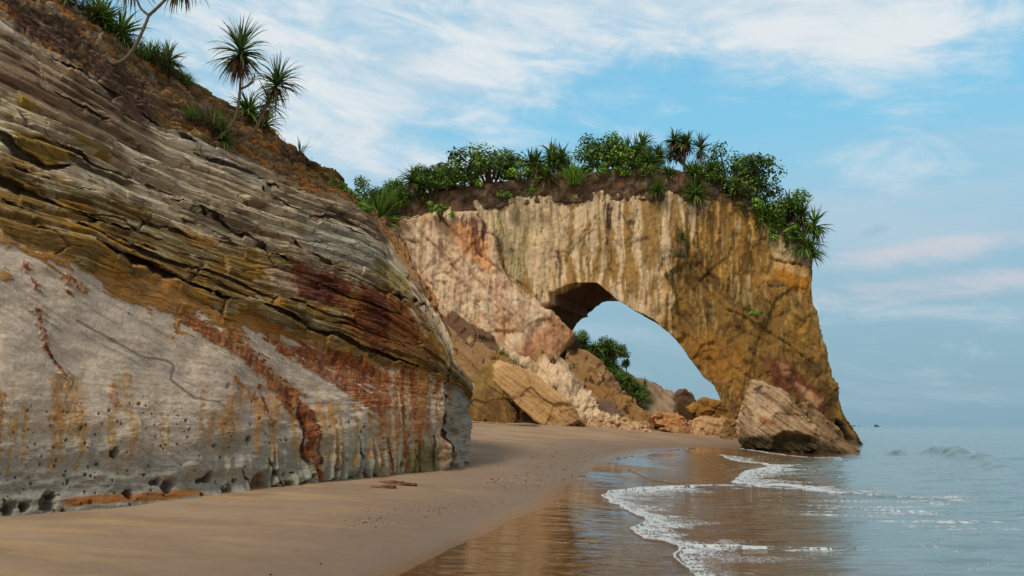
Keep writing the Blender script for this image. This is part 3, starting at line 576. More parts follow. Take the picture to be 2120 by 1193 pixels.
def sand_z(x, y):
    x = np.asarray(x, float); y = np.asarray(y, float); s = np.zeros(np.broadcast(x, y).shape)
    xa, ya = x / 20, y / 20
    for k in range(len(ctrl)): s = s + _w[k] * _k((xa - ctrl[k, 0] / 20) ** 2 + (ya - ctrl[k, 1] / 20) ** 2)
    s = s + _w[-3] + _w[-2] * xa + _w[-1] * ya
    s = np.clip(s, -3.5, 2.45); far = ss(np.hypot(x, y), 110, 200); sea = ss(x - y * .30, -6, 14)
    return s * (1 - far) + far * np.where(True, -4.0 * sea + 2.4 * (1 - sea), 0)
def hitg(px, py, zf, z0=.2):
    z = z0
    for _ in range(12): p = g_at(px, py, min(z, EYE - .05)); z = .5 * z + .5 * float(zf(p[0], p[1]))
    return p[0], p[1]
shore_px = [(820, 1193), (905, 1152), (1000, 1110), (1060, 1080), (1120, 1055), (1150, 1040), (1168, 1012), (1200, 990), (1222, 972), (1250, 958), (1290, 945), (1340, 934), (1400, 929), (1460, 926), (1535, 925)]
shore = [hitg(a_, b_, sand_z) for a_, b_ in shore_px]
shore_all = [(-5.5, -30), (-4.6, -8), (-4.1, 0), (-2.6, 5.5)] + shore + [(17.5, 53), (22, 62), (24, 74), (27, 90), (30, 140), (20, 400), (0, 9000)]
sea_poly = shore_all + [(9000, 9000), (9000, -30)]
def water_base(x, y):
    """level of the sheet of water: the sea, and the thin swash lying on the sand"""
    sd_ = sdpoly(x, y, sea_poly); s = sand_z(x, y)
    r = np.hypot(x, y); edge = .10 * fbm(np.asarray(x) * 1.1, np.asarray(y) * .8, 3, 50) * np.clip(r / 25, .3, 2.5)
    return sd_ + edge, s
def polar(r0, r1, nr, a0, a1, na):
    r = r0 * (r1 / r0) ** np.linspace(0, 1, nr); a = np.radians(np.linspace(a0, a1, na)); Rg, Ag = np.meshgrid(r, a, indexing='ij')
    return Rg * np.sin(Ag), Rg * np.cos(Ag), Rg

def sand():
    xs, ys, r = polar(2.5, 260, 520, -75, 62, 900)
    z = sand_z(xs, ys); sd_ = sdpoly(xs, ys, sea_poly)
    z = z + .012 * fbm(xs * .8, ys * .8, 4, 51) * ss(-sd_, 0, 3) + .004 * fbm(xs * 5, ys * 5, 3, 52) * ss(-sd_, .5, 2)
    V = np.stack([xs, ys, z], -1)
    wet = ss(sd_ + 1.1 * fbm(xs * .25, ys * .25, 4, 53), -6.5, -.5)
    g = fbm(xs * .5, ys * .9, 5, 54)
    c = mixc(np.ones(V.shape) * (160, 138, 114), (146, 124, 101), ss(g, -.3, .6)); c = mixc(c, (126, 107, 90), wet)
    c = mixc(c, (120, 92, 64), ss(sd_, -.5, .3))
    c = mixc(c, (180, 148, 104), ss(fbm(xs * .35, ys * 1.6, 4, 55), .35, .7) * (1 - wet) * .5)
    o = link('sand', mesh_np('sand', V, gridF(*xs.shape), albedo(c, 1.12), extra={'wet': wet, 'film': ss(sd_, -1.2, -.05)}))
    m = bpy.data.materials.new('beach_sand'); m.use_nodes = True; t = NT(m.node_tree); b = t.n['Principled BSDF']
    at = t.node('ShaderNodeAttribute', attribute_name='Col'); we = t.node('ShaderNodeAttribute', attribute_name='wet').outputs['Fac']; fi = t.node('ShaderNodeAttribute', attribute_name='film').outputs['Fac']
    pos = t.node('ShaderNodeNewGeometry').outputs['Position']; n = t.noise(pos, 60, 6, .7); n2 = t.noise(pos, 3.5, 6, .6)
    cc = t.vm('SCALE', at.outputs['Color']); t.put(cc.node.inputs['Scale'], t.m('MULTIPLY_ADD', t.m('ADD', t.m('MULTIPLY', n, .5), n2), .34, .75)); t.put(b.inputs['Base Color'], cc)
    t.put(b.inputs['Roughness'], t.m('SUBTRACT', t.m('MULTIPLY_ADD', we, -.30, .92), t.m('MULTIPLY', fi, .36)))
    t.put(b.inputs['Specular IOR Level'], t.m('MULTIPLY_ADD', we, .22, .10))
    bp = t.node('ShaderNodeBump'); bp.inputs['Distance'].default_value = .006; t.put(bp.inputs['Strength'], t.m('MULTIPLY_ADD', fi, -.5, .6)); t.put(bp.inputs['Height'], t.m('ADD', n, t.m('MULTIPLY', n2, 2.0))); t.put(b.inputs['Normal'], bp.outputs[0])
    o.data.materials.append(m); tag(o, kind='structure')

def water():
    rr = np.concatenate([np.linspace(2.6, 8, 40, endpoint=False), 1 / np.linspace(1 / 8., 1 / 60., 760), 60 * 150 ** np.linspace(0, 1, 240)[1:]])
    aa = np.radians(np.concatenate([np.linspace(-16, 34, 1050), np.linspace(34, 62, 70)[1:]])); r, Ag = np.meshgrid(rr, aa, indexing='ij'); xs, ys = r * np.sin(Ag), r * np.cos(Ag)
    sd_, s = water_base(xs, ys)
    wav = .035 * fbm(xs * .18 + ys * .02, ys * .55, 4, 60) + .012 * fbm(xs * .8, ys * 2.6, 3, 61)
    deep = ss(-s, -.05, .6)
    sw = .11 * np.sin(ys * .42 + xs * .05 + 1.5 * fbm(xs * .05, ys * .05, 3, 62)) * deep * ss(xs, 4, 20) * (1 - ss(r, 150, 400))
    # small steep wave running along the shore outside the arch
    dw, fw = pdist(xs, ys, [g_at(q[0], q[1], 0)[:2] for q in ((1790, 938), (1850, 941), (1940, 948), (2040, 962), (2160, 985))])
    wv = .62 * np.exp(-(dw / .7) ** 2) * np.sin(np.pi * np.clip(fw, 0, 1)) ** .5 * (.7 + .5 * fbm(xs * .5, ys * .5, 3, 63))
    sea = wav * deep * np.clip(r / 12, .3, 1) * 3.0 + sw + wv + .05 * ss(fbm(xs * .12, ys * .9, 4, 73), .1, .8) * deep * ss(r, 12, 30)
    film = s + .012 + .004 * fbm(xs * 1.5, ys * 4, 3, 64)
    z = np.maximum(sea, film); z = np.where(r > 120, np.where(s > 0, -.2, sea * (1 - ss(r, 300, 1500))), z)
    inland = 1 - ss(sd_, -.06 * np.clip(r / 12, 1, 6), .02); z = z - inland * .12 * np.clip(r / 12, 1, 5)
    # foam
    def wl(pts): return [hitg(a_, b_, lambda x, y: max(0., float(sand_z(x, y)) + .012)) for a_, b_ in pts]
    foam = np.zeros_like(z); thick = np.zeros_like(z)
    lacy = cell(xs * 6.5 + .5 * fbm(xs * 2, ys * 2, 3, 65), ys * 2.4 + .5 * fbm(xs * 2 + 9, ys * 2, 3, 66), 67); lace = 1 - ss(lacy[1] - lacy[0], .05, .30)
    lac2 = cell(xs * 15, ys * 6, 68); lace2 = 1 - ss(lac2[1] - lac2[0], .08, .4); n_ = fbm(xs * 1.3, ys * 1.6, 5, 69); n2 = fbm(xs * 6, ys * 7, 4, 70)
    def sidefoam(pts, front, depth, k=1.0, lk=.8, bow=0):
        """crisp front along pts, lace behind it on the right hand side"""
        nonlocal foam, thick
        q = wl(pts); d, f = pdist(xs + .10 * n_, ys + .10 * n_, q); tp = np.sin(np.pi * np.clip(f, .03, .97)) ** .35; sc0 = np.clip(r / 16, .7, 2.2)
        fr_ = (1 - ss(d, front * sc0 * .35 * tp, front * sc0 * .8 * tp * (1 + .5 * n2.clip(-.8, 1))))
        pa = np.array(q); n = len(pa) - 1; best = np.full(xs.shape, 1e9); side = np.zeros(xs.shape)
        for i in range(n):
            ax, ay = pa[i]; dx, dy = pa[i + 1] - pa[i]; t = np.clip(((xs - ax) * dx + (ys - ay) * dy) / (dx * dx + dy * dy + 1e-9), 0, 1)
            dd = np.hypot(xs - ax - t * dx, ys - ay - t * dy); m = dd < best; best = np.where(m, dd, best); side = np.where(m, np.sign((xs - ax) * dy - (ys - ay) * dx), side)
        m = ss(1 - d / (depth * (1 + .5 * n_)), 0, 1) * (side * (1 if bow >= 0 else -1) < 0)
        lc = np.maximum(lace * ss(m + .5 * n_, .05, .6), lace2 * ss(m + .5 * n_, .15, .8)) + ss(m + .4 * n2, .75, 1.1) * .7
        foam = np.maximum(foam, np.maximum(fr_ * k * ss(n2 + n_, -1.3, -.3), np.maximum(lc * m ** .4 * lk, ss(m + .35 * n_, .1, .9) * .26 * k))); thick = np.maximum(thick, fr_ * k)
    sidefoam([(1440, 1194), (1414, 1166), (1405, 1148), (1414, 1136), (1440, 1130), (1530, 1133), (1622, 1139), (1773, 1143)][::-1], .05, .8, 1, .7)
    sidefoam([(1405, 1132), (1391, 1124), (1342, 1117), (1308, 1096), (1342, 1076), (1316, 1066), (1278, 1045), (1250, 1031), (1262, 1020), (1330, 1012), (1400, 1009)][::-1], .05, 1.9, 1, .8, bow=1)
    sidefoam([(1320, 1018), (1358, 1011), (1471, 1007), (1561, 1010), (1640, 1014), (1735, 1021), (1867, 1028), (1960, 1034)], .11, 1.2, .9, .5)
    sidefoam([(1700, 1012), (1620, 1005), (1561, 1006), (1524, 1001), (1546, 979), (1599, 969), (1584, 962), (1520, 956), (1494, 945)], .12, 3.0, 1, .8, bow=-1)
    sidefoam([(1735, 952), (1660, 948), (1599, 941), (1527, 930)], .20, 2.0, .8, .6, bow=-1)
    sidefoam([(1240, 958), (1300, 946), (1350, 937), (1400, 931), (1440, 928)], .09, .6, .45, .2)
    sidefoam([(1300, 974), (1354, 996), (1430, 1007)], .05, .5, .5, .2)
    sidefoam([(1560, 1010), (1600, 1006), (1640, 1009), (1700, 1017), (1745, 1021)], .26, 1.2, 1, .9)
    # streaks drifting on the right
    zone = ss(sdpoly(xs, ys, [g_at(*q, 0)[:2] for q in ((1560, 1060), (1700, 1015), (2000, 1020), (2300, 1060), (2500, 1194), (1950, 1194), (1800, 1100))]), -1.0, 1.5)
    stv = fbm(xs * .35, ys * 2.2 + xs * .3, 5, 71); foam = np.maximum(foam, zone * ss(stv + .35 * n_, .05, .55) * (.42 + .5 * lace))
    foam = np.maximum(foam, ss(fbm(xs * .25, ys * 1.8, 5, 72), .62, .8) * .5 * deep * (1 - ss(r, 60, 120)))
    foam = np.maximum(foam, ss(wv, .33, .45) * .25 * ss(n2, .1, .5)) * (1 - inland)
    z = z + thick * .035 * np.clip(r / 15, .6, 3) * (1 - inland)
    V = np.stack([xs, ys, z], -1); thin = 1 - ss(z - s, .015, .30)
    c = mixc(np.ones(V.shape) * (118, 141, 146), (98, 74, 48), thin)
    o = link('sea', mesh_np('sea', V, gridF(*xs.shape), albedo(c, 1.0), extra={'foam': np.clip(foam, 0, 1), 'thin': thin, 'calm': thin * (1 - ss(sd_ + .8 * fbm(xs * .3, ys * .3, 3, 74), 1.2, 3.2))}))
    m = bpy.data.materials.new('sea_water'); m.use_nodes = True; t = NT(m.node_tree); b = t.n['Principled BSDF']
    at = t.node('ShaderNodeAttribute', attribute_name='Col').outputs['Color']; fo = t.node('ShaderNodeAttribute', attribute_name='foam').outputs['Fac']; th = t.node('ShaderNodeAttribute', attribute_name='thin').outputs['Fac']
    pos = t.node('ShaderNodeNewGeometry').outputs['Position']
    mp = t.node('ShaderNodeMapping'); t.put(mp.inputs[0], pos); mp.inputs['Scale'].default_value = (.40, 1.9, 1); n1 = t.noise(mp.outputs[0], 2.4, 5, .56, .6)
    mp2 = t.node('ShaderNodeMapping'); t.put(mp2.inputs[0], pos); mp2.inputs['Scale'].default_value = (.12, .55, 1); n2_ = t.noise(mp2.outputs[0], 1.6, 4, .5, .3)
    nf = t.noise(pos, 28, 4, .6); f = t.sstep(t.m('ADD', fo, t.m('MULTIPLY_ADD', nf, .5, -.25)), .26, .95)
    t.put(b.inputs['Base Color'], t.mix(f, at, tuple(lin((205, 212, 216))))); t.put(b.inputs['Roughness'], t.m('MULTIPLY_ADD', f, .6, .035)); b.inputs['IOR'].default_value = 1.38
    b.inputs['Specular IOR Level'].default_value = .5
    bp = t.node('ShaderNodeBump'); t.put(bp.inputs['Strength'], t.m('MULTIPLY_ADD', t.node('ShaderNodeAttribute', attribute_name='calm').outputs['Fac'], -.88, 1.0)); bp.inputs['Distance'].default_value = .045
    t.put(bp.inputs['Height'], t.m('ADD', n1, t.m('MULTIPLY_ADD', n2_, 2.2, t.m('MULTIPLY', f, .3)))); t.put(b.inputs['Normal'], bp.outputs[0])
    o.data.materials.append(m); tag(o, kind='structure')

# ------------------------------------------------------------ rock arch
def rock_relief(V, N, s, seed, amps=(.5, .22, .08), aniso=(1, 1, 1)):
    q = V * np.asarray(aniso) / s + seed * 3.1; q = q + .25 * np.stack([fbm3(q * .8 + k * 9, 3, seed + k) for k in range(3)], -1)
    f1, f2, i, cv = cell3(q, seed); a = (i - .5) + .5 * (cv * np.array([.3, .5, .8])).sum(-1); crack = 1 - ss(f2 - f1, 0, .08)
    f1, f2, j, cv = cell3(q * 2.7 + 4, seed + 1); b = (j - .5); crack2 = 1 - ss(f2 - f1, 0, .10)
    return amps[0] * a + amps[1] * b + amps[2] * fbm3(q * 5, 4, seed + 2) - .12 * amps[0] * crack - .1 * amps[1] * crack2, i, j, crack, crack2

ARCH = [(640, 430), (740, 440), (800, 458), (850, 450), (905, 437), (960, 422), (1010, 414), (1100, 408), (1180, 402), (1250, 397), (1330, 394), (1400, 398), (1460, 396), (1500, 400), (1530, 418), (1560, 437),
        (1600, 466), (1640, 492), (1662, 508), (1679, 522), (1677, 545), (1674, 575), (1681, 612), (1689, 650), (1699, 690), (1709, 722), (1714, 755), (1722, 785), (1736, 822), (1745, 850), (1760, 880), (1775, 903), (1792, 924),
        (1750, 945), (1640, 950), (1545, 950), (1520, 900), (1514, 834), (1497, 818), (1478, 797), (1456, 780), (1432, 748), (1416, 722), (1398, 700), (1380, 684), (1352, 662), (1330, 650), (1312, 644), (1296, 632), (1278, 622), (1260, 606), (1238, 588), (1210, 566),
        (1194, 578), (1184, 588), (1172, 590), (1150, 602), (1134, 604), (1138, 626), (1122, 630), (1112, 640), (1060, 720), (900, 700), (640, 690)]
PINK = [(640, 470), (800, 462), (860, 452), (930, 440), (985, 436), (1006, 455), (1022, 500), (1036, 545), (1050, 580), (1085, 606), (1122, 636), (1160, 662), (1188, 688), (1184, 700), (1166, 722), (1146, 750), (1110, 770), (1040, 760), (900, 700), (640, 690)]
def arch():
    off = P(1600, 600, 85) - P(1600, 600, 74)
    parts = [prism(ARCH, 74, (4.6, 11.5, .1), .985), prism(PINK, 73.2, (2.2, 12.5, -.3), .97)]
    V, F = vox(parts, .125)
    V = relax(V, F, 2, .5)
    px, py = proj(V); N = vnormal(V, F); rim = ss(pdist(px, py, ARCH[46:70])[0], 2, 26); front = ss(-N[:, 1], .25, .6) * (V[:, 1] < 78.5)
    pink = ss(sdpoly(px, py, PINK), -6, 6) * (V[:, 1] < 74.8)
    jag = fbm(px / 22, py / 22, 4, 80)
    rel, i1, j1, ck1, ck2 = rock_relief(V, N, 3.6, 3, (.55, .25, .14), (1, 1, .62))
    flute = fbm(px / 16 + .6 * fbm(px / 60, py / 60, 3, 81), py / 190, 5, 82); fl2 = fbm(px / 5, py / 70, 4, 83); big = fbm(px / 90, py / 150, 4, 84)
    ochre_c = [(1374, 572), (1392, 552), (1420, 541), (1448, 541), (1470, 560), (1498, 584), (1560, 600), (1620, 590), (1700, 620), (1760, 800), (1800, 960), (1500, 960), (1500, 830), (1400, 705), (1385, 660), (1400, 620)]
    hs = sdpoly(px + 5 * jag, py + 5 * jag, ochre_c); hw = 4 + 60 * ss(px, 1480, 1580); hol = ss(hs / hw, -.8, 1) * front
    f1c, f2c, idc, _, _ = cell(px / 8 + .5 * fbm(px / 20, py / 40, 4, 88), py / 46 + .3 * fbm(px / 20, py / 30, 3, 89), 31); f1d, f2d, idd, _, _ = cell((px + .7 * py) / 34 + .3 * jag, (py - .8 * px) / 15, 32)
    d = front * (.16 * (idc - .5) * (1 - .6 * hol) + .20 * (idd - .5) * np.maximum(hol, pink * .7) + .06 * fbm(px / 4, py / 6, 3, 98)) + rel * (.22 + .26 * pink + .30 * hol) + front * (1 - pink) * (.10 * flute + .05 * fl2 + .45 * big) - .4 * hol * (1 - ss(px, 1470, 1540)) * (1 - ss(py, 600, 760) * .6)
    dd, f = pdist(px, py, [(1380, 575), (1384, 620), (1388, 655), (1400, 690)]); d += front * .7 * (1 - ss(dd, 8, 22))
    dia = fbm((px + py) / 120, (py - px * 1.15) / 7.0, 4, 85)                    # diagonal bedding marks
    d += pink * (.07 * dia + .45 * fbm(px / 30, py / 110, 4, 86) + .12 * fl2)
    def line(pts, wd, dep, soft=3.0):
        nonlocal d
        q, f = pdist(px + 4 * jag, py + 4 * jag, pts); k = (1 - ss(q, wd * .5, wd * .5 + soft * .7)) * front * (.35 + .65 * ss(fbm(px / 12, py / 12, 3, 87), -.3, .4)); d = d - dep * .6 * k; return k
    lk = line([(1598, 536), (1630, 545), (1650, 547), (1676, 556)], 1.5, .8) + line([(1648, 512), (1646, 545)], 1, .5) + line([(1255, 420), (1258, 470), (1262, 520)], 3, .35) + line([(1440, 405), (1446, 440), (1440, 475)], 1.5, .4)
    lk = lk + line([(905, 445), (960, 498), (1020, 548), (1090, 598), (1125, 632)], 1.3, .45) + line([(985, 440), (1030, 500), (1046, 560), (1060, 590)], 1.3, .7) + line([(815, 500), (835, 492), (860, 500)], 2, .5) + line([(890, 500), (925, 530), (945, 560)], 1.5, .5)
    lk = lk + line([(1170, 540), (1260, 420)], .6, .15) + line([(1500, 640), (1560, 668), (1640, 720), (1700, 770)], 1.5, .5) + line([(1546, 800), (1600, 770), (1640, 800), (1690, 850)], 1.5, .3) + line([(1560, 600), (1622, 590), (1660, 640)], 1.2, .3)
    # right leg: leaning ribs and cave at the foot
    cave = ss(sdpoly(px, py, [(1733, 868), (1748, 880), (1768, 912), (1750, 922), (1738, 905), (1730, 885)]), -3, 4); d -= 1.8 * cave * front
    V2 = V + N * (d * (.25 + .75 * rim))[:, None]
    # ---- colour
    g1 = fbm(px / 55, py / 75, 5, 90); g2 = fbm(px / 10, py / 14, 5, 91); wv_ = 7 * fbm(px / 30, py / 45, 4, 99); st = fbm((px + wv_) / 8, py / 120, 5, 92); st2 = fbm((px + wv_ * .6) / 4 + 2, py / 55, 4, 93); g4 = fbm(px / 150, py / 130, 3, 94)
    c = mixc(np.ones(V.shape) * (196, 172, 138), (172, 152, 124), ss(st, -.1, .5)); c = mixc(c, (204, 182, 144), ss(g2 + .6 * st2, .35, .8) * .8)
    c = mixc(c, (152, 122, 80), ss(st2 + .6 * g1, .4, .8) * .65); c = mixc(c, (136, 104, 56), ss(st - g4, .35, .65) * .75)
    lower = ss(py - 480 + 60 * st, -10, 60) * (1 - ss(px, 1340, 1400)); c = mixc(c, (148, 114, 58), ss(st2 + .3 * st, -.05, .35) * lower * .7)
    c = mixc(c, (138, 128, 92), ss(sdpoly(px + 10 * st2, py, [(1012, 430), (1050, 425), (1100, 430), (1095, 520), (1080, 600), (1055, 570), (1032, 500)]), -12, 12) * .85 * ss(st2, -.7, .4))
    c = mixc(c, (80, 66, 56), ss(g2 + .5 * st2 + .4 * g1, .85, 1.15) * .8)
    for pts, w_, k in (([(1255, 425), (1257, 470)], 5, .9), ([(1258, 470), (1266, 560)], 2, .7), ([(1156, 520), (1158, 590)], 3.5, .7), ([(1188, 560), (1190, 588)], 2.5, .7), ([(1212, 500), (1210, 570)], 4, .4), ([(1282, 440), (1320, 500)], 2.5, .5), ([(1145, 430), (1200, 520)], 1.5, .4)):
        q, f = pdist(px + 5 * jag, py, pts); c = mixc(c, (66, 54, 44), ss(w_ * (1.1 + st2) - q, -1, 2.5) * k)
    right = ss(px + 40 * st + 20 * g1 - np.interp(py, [400, 470, 560, 700], [1490, 1420, 1385, 1360]), -25, 30)
    rc = mixc(np.ones(V.shape) * (134, 102, 54), (100, 76, 38), ss(st + .4 * g1, .0, .4)); rc = mixc(rc, (186, 146, 84), ss(st2 + .5 * g2, .4, .75) * .8); rc = mixc(rc, (160, 108, 48), ss(g1 - st, .5, .9) * .7); rc = mixc(rc, (176, 158, 116), ss(fbm(px / 6, py / 60, 4, 95) + .4 * g1, .5, .8) * .7)
    c = mixc(c, 0, right) + rc * right[:, None]
    oc = mixc(np.ones(V.shape) * (122, 92, 46), (90, 68, 38), ss(g1 + .5 * dia, .05, .6)); oc = mixc(oc, (168, 126, 56), ss(g2 * .8 + g4 + .3 * dia, .45, .9) * .7); oc = mixc(oc, (150, 132, 84), ss(st2 + g1, .5, .9) * .75); oc = mixc(oc, (70, 52, 32), ss(-g1 + .5 * g2, .6, .95) * .7)
    oc = mixc(oc, (146, 100, 42), ss(sdpoly(px + 10 * g2, py + 14 * g1, [(1400, 700), (1480, 690), (1560, 740), (1560, 790), (1520, 830), (1460, 780)]), -20, 20) * .7)
    c = mixc(c, 0, hol) + oc * hol[:, None]
    rust = ss(sdpoly(px + 10 * g2, py + 14 * g1 + 8 * st, [(1580, 745), (1620, 735), (1655, 775), (1700, 800), (1712, 850), (1730, 880), (1700, 880), (1650, 830), (1600, 800)]), -10, 8); c = mixc(c, (98, 54, 38), rust * .8)
    c = mixc(c, (178, 140, 104), ss(sdpoly(px + 6 * g2, py + 6 * g1, [(1648, 792), (1672, 805), (1700, 822), (1690, 840), (1660, 825)]), -4, 5) * .8); c = mixc(c, (160, 120, 88), ss(sdpoly(px + 5 * g2, py + 5 * g1, [(1600, 750), (1618, 745), (1636, 770), (1622, 780)]), -3, 4) * .7)
    plate = ss(sdpoly(px + 3 * g2, py + 3 * g2, [(1566, 456), (1600, 478), (1648, 512), (1678, 524), (1676, 552), (1650, 546), (1602, 536), (1590, 500)]), -4, 4); c = mixc(c, (182, 160, 122), plate * .85); c = mixc(c, (104, 90, 76), ss(sdpoly(px, py, [(1600, 462), (1640, 488), (1682, 520), (1678, 552), (1652, 546), (1650, 514), (1610, 484)]), -3, 3) * .7)
    c = mixc(c, (192, 158, 104), ss(sdpoly(px + 3 * g2, py + 3 * g2, [(1600, 540), (1674, 560), (1676, 580), (1640, 572), (1600, 556)]), -3, 4) * .8); c = mixc(c, (170, 112, 36), ss(sdpoly(px + 4 * g2, py + 6 * g2, [(1604, 556), (1676, 580), (1680, 600), (1640, 600), (1606, 580)]), -4, 5) * .8)
    pc = mixc(np.ones(V.shape) * (198, 172, 142), (214, 192, 162), ss(g2 + .4 * st2, 0, .7)); pc = mixc(pc, (192, 148, 108), ss(g1 + .4 * st, .2, .7) * .6); pc = mixc(pc, (150, 128, 104), ss(st2 + .4 * st, .4, .8) * .6); pc = mixc(pc, (206, 146, 96), ss(sdpoly(px + 6 * g2, py + 6 * g1, [(925, 470), (985, 460), (1010, 520), (1030, 560), (1000, 560), (950, 520)]), -8, 10) * .8)
    pc = mixc(pc, (160, 124, 98), ss(dia, .35, .6) * .7); pc = mixc(pc, (88, 56, 44), ss(sdpoly(px + 9 * st2, py + 14 * st, [(948, 438), (1004, 446), (1012, 500), (990, 540), (972, 490), (955, 470)]), -6, 7) * ss(st2 + .5 * g2, -.5, .3) * .85)
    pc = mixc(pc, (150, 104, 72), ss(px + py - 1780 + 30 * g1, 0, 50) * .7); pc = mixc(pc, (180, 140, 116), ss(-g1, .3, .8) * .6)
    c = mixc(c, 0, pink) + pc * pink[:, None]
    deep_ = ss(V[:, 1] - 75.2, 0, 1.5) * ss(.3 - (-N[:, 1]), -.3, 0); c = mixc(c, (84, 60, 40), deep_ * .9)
    c = mixc(c, (62, 50, 40), np.clip(ck1 * .05 + ck2 * .05 + lk * .4 + .25 * (1 - ss(f2c - f1c, 0, .06)) * ss(g1, .0, .5) * front, 0, .8))
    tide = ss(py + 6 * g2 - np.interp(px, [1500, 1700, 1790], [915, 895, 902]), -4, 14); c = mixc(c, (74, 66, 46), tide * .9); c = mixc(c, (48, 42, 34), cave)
    root = empty('rock_arch', (10, 76, 0), 'tall pale and ochre rock arch standing at the water edge', 'rock arch')
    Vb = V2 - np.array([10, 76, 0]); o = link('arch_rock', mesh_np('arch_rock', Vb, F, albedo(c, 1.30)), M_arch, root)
    # soil cap
    cap = [(640, 410), (760, 432), (800, 416), (850, 404), (900, 393), (960, 385), (1010, 376), (1080, 370), (1140, 362), (1200, 356), (1260, 350), (1330, 348), (1400, 352), (1450, 362), (1492, 376), (1520, 396), (1560, 424), (1600, 455), (1640, 482), (1672, 505), (1682, 522), (1672, 530), (1600, 482), (1556, 450), (1510, 420), (1480, 412),
           (1400, 412), (1250, 412), (1100, 420), (1010, 428), (960, 440), (900, 450), (850, 462), (800, 470), (640, 450)]
    Vc, Fc = vox([prism(cap, 74.6, (1.5, 8.5, 1.2), .97), prism([(x, y + 3) for x, y in cap], 73.9, (0, 2, 0))], .16); Vc = relax(Vc, Fc, 2, .5); Nc = vnormal(Vc, Fc)
    rel, i, j, k1, k2 = rock_relief(Vc, Nc, 1.5, 9, (.22, .14, .12)); pxc, pyc = proj(Vc); Vc = Vc + Nc * (rel + .20 * fbm3(Vc * .9, 4, 8))[:, None]
    h1 = fbm(pxc / 30, pyc / 18, 5, 96); h2 = fbm(pxc / 6, pyc / 6, 4, 97); cc = mixc(np.ones(Vc.shape) * (104, 82, 64), (124, 104, 86), ss(h2 + .4 * j, .2, .8)); cc = mixc(cc, (66, 52, 40), ss(-h1 + .4 * h2, .2, .8) * .8); cc = mixc(cc, (122, 72, 50), ss(h1, .3, .8) * .6)
    cc = mixc(cc, (72, 74, 36), ss(h1 * .6 - h2, .45, .8) * .7)
    link('soil_cap', mesh_np('soil_cap', Vc - np.array([10, 76, 0]), Fc, albedo(cc, 1.0)), M_arch, root)
    return V2, Vc

# ------------------------------------------------------------ slopes under and beyond the arch
def sheet(name, px, Hs, Ds, cnt, rel, colf, mat, fold, zshift=None):
    H = np.array([curve(h, px) for h in Hs]); D = np.array([curve(h, px) for h in Ds]); S = np.concatenate([k + np.arange(c) / c for k, c in enumerate(cnt)] + [[float(len(cnt))]])
    ki = np.minimum(S.astype(int), len(cnt) - 1); fk = (S - ki)[:, None]; PY = H[ki] * (1 - fk) + H[ki + 1] * fk; DY = D[ki] * (1 - fk) + D[ki + 1] * fk
    Pg = px[None, :] + 0 * PY; Sg = S[:, None] + 0 * PY; V = P(Pg, PY, DY); N = gnormal(V); V = V + N * rel(Pg, PY, Sg, V)[..., None]; c = colf(Pg, PY, Sg, V)
    rows = [V[0] + np.array(f_) for f_ in fold]; V = np.concatenate([np.array(rows[::-1]), V]); c = np.concatenate([np.repeat(c[:1], len(fold), 0), c])
    return link(name, mesh_np(name, V, gridF(*V.shape[:2]), albedo(c, 1.15)), mat), V[len(fold):]
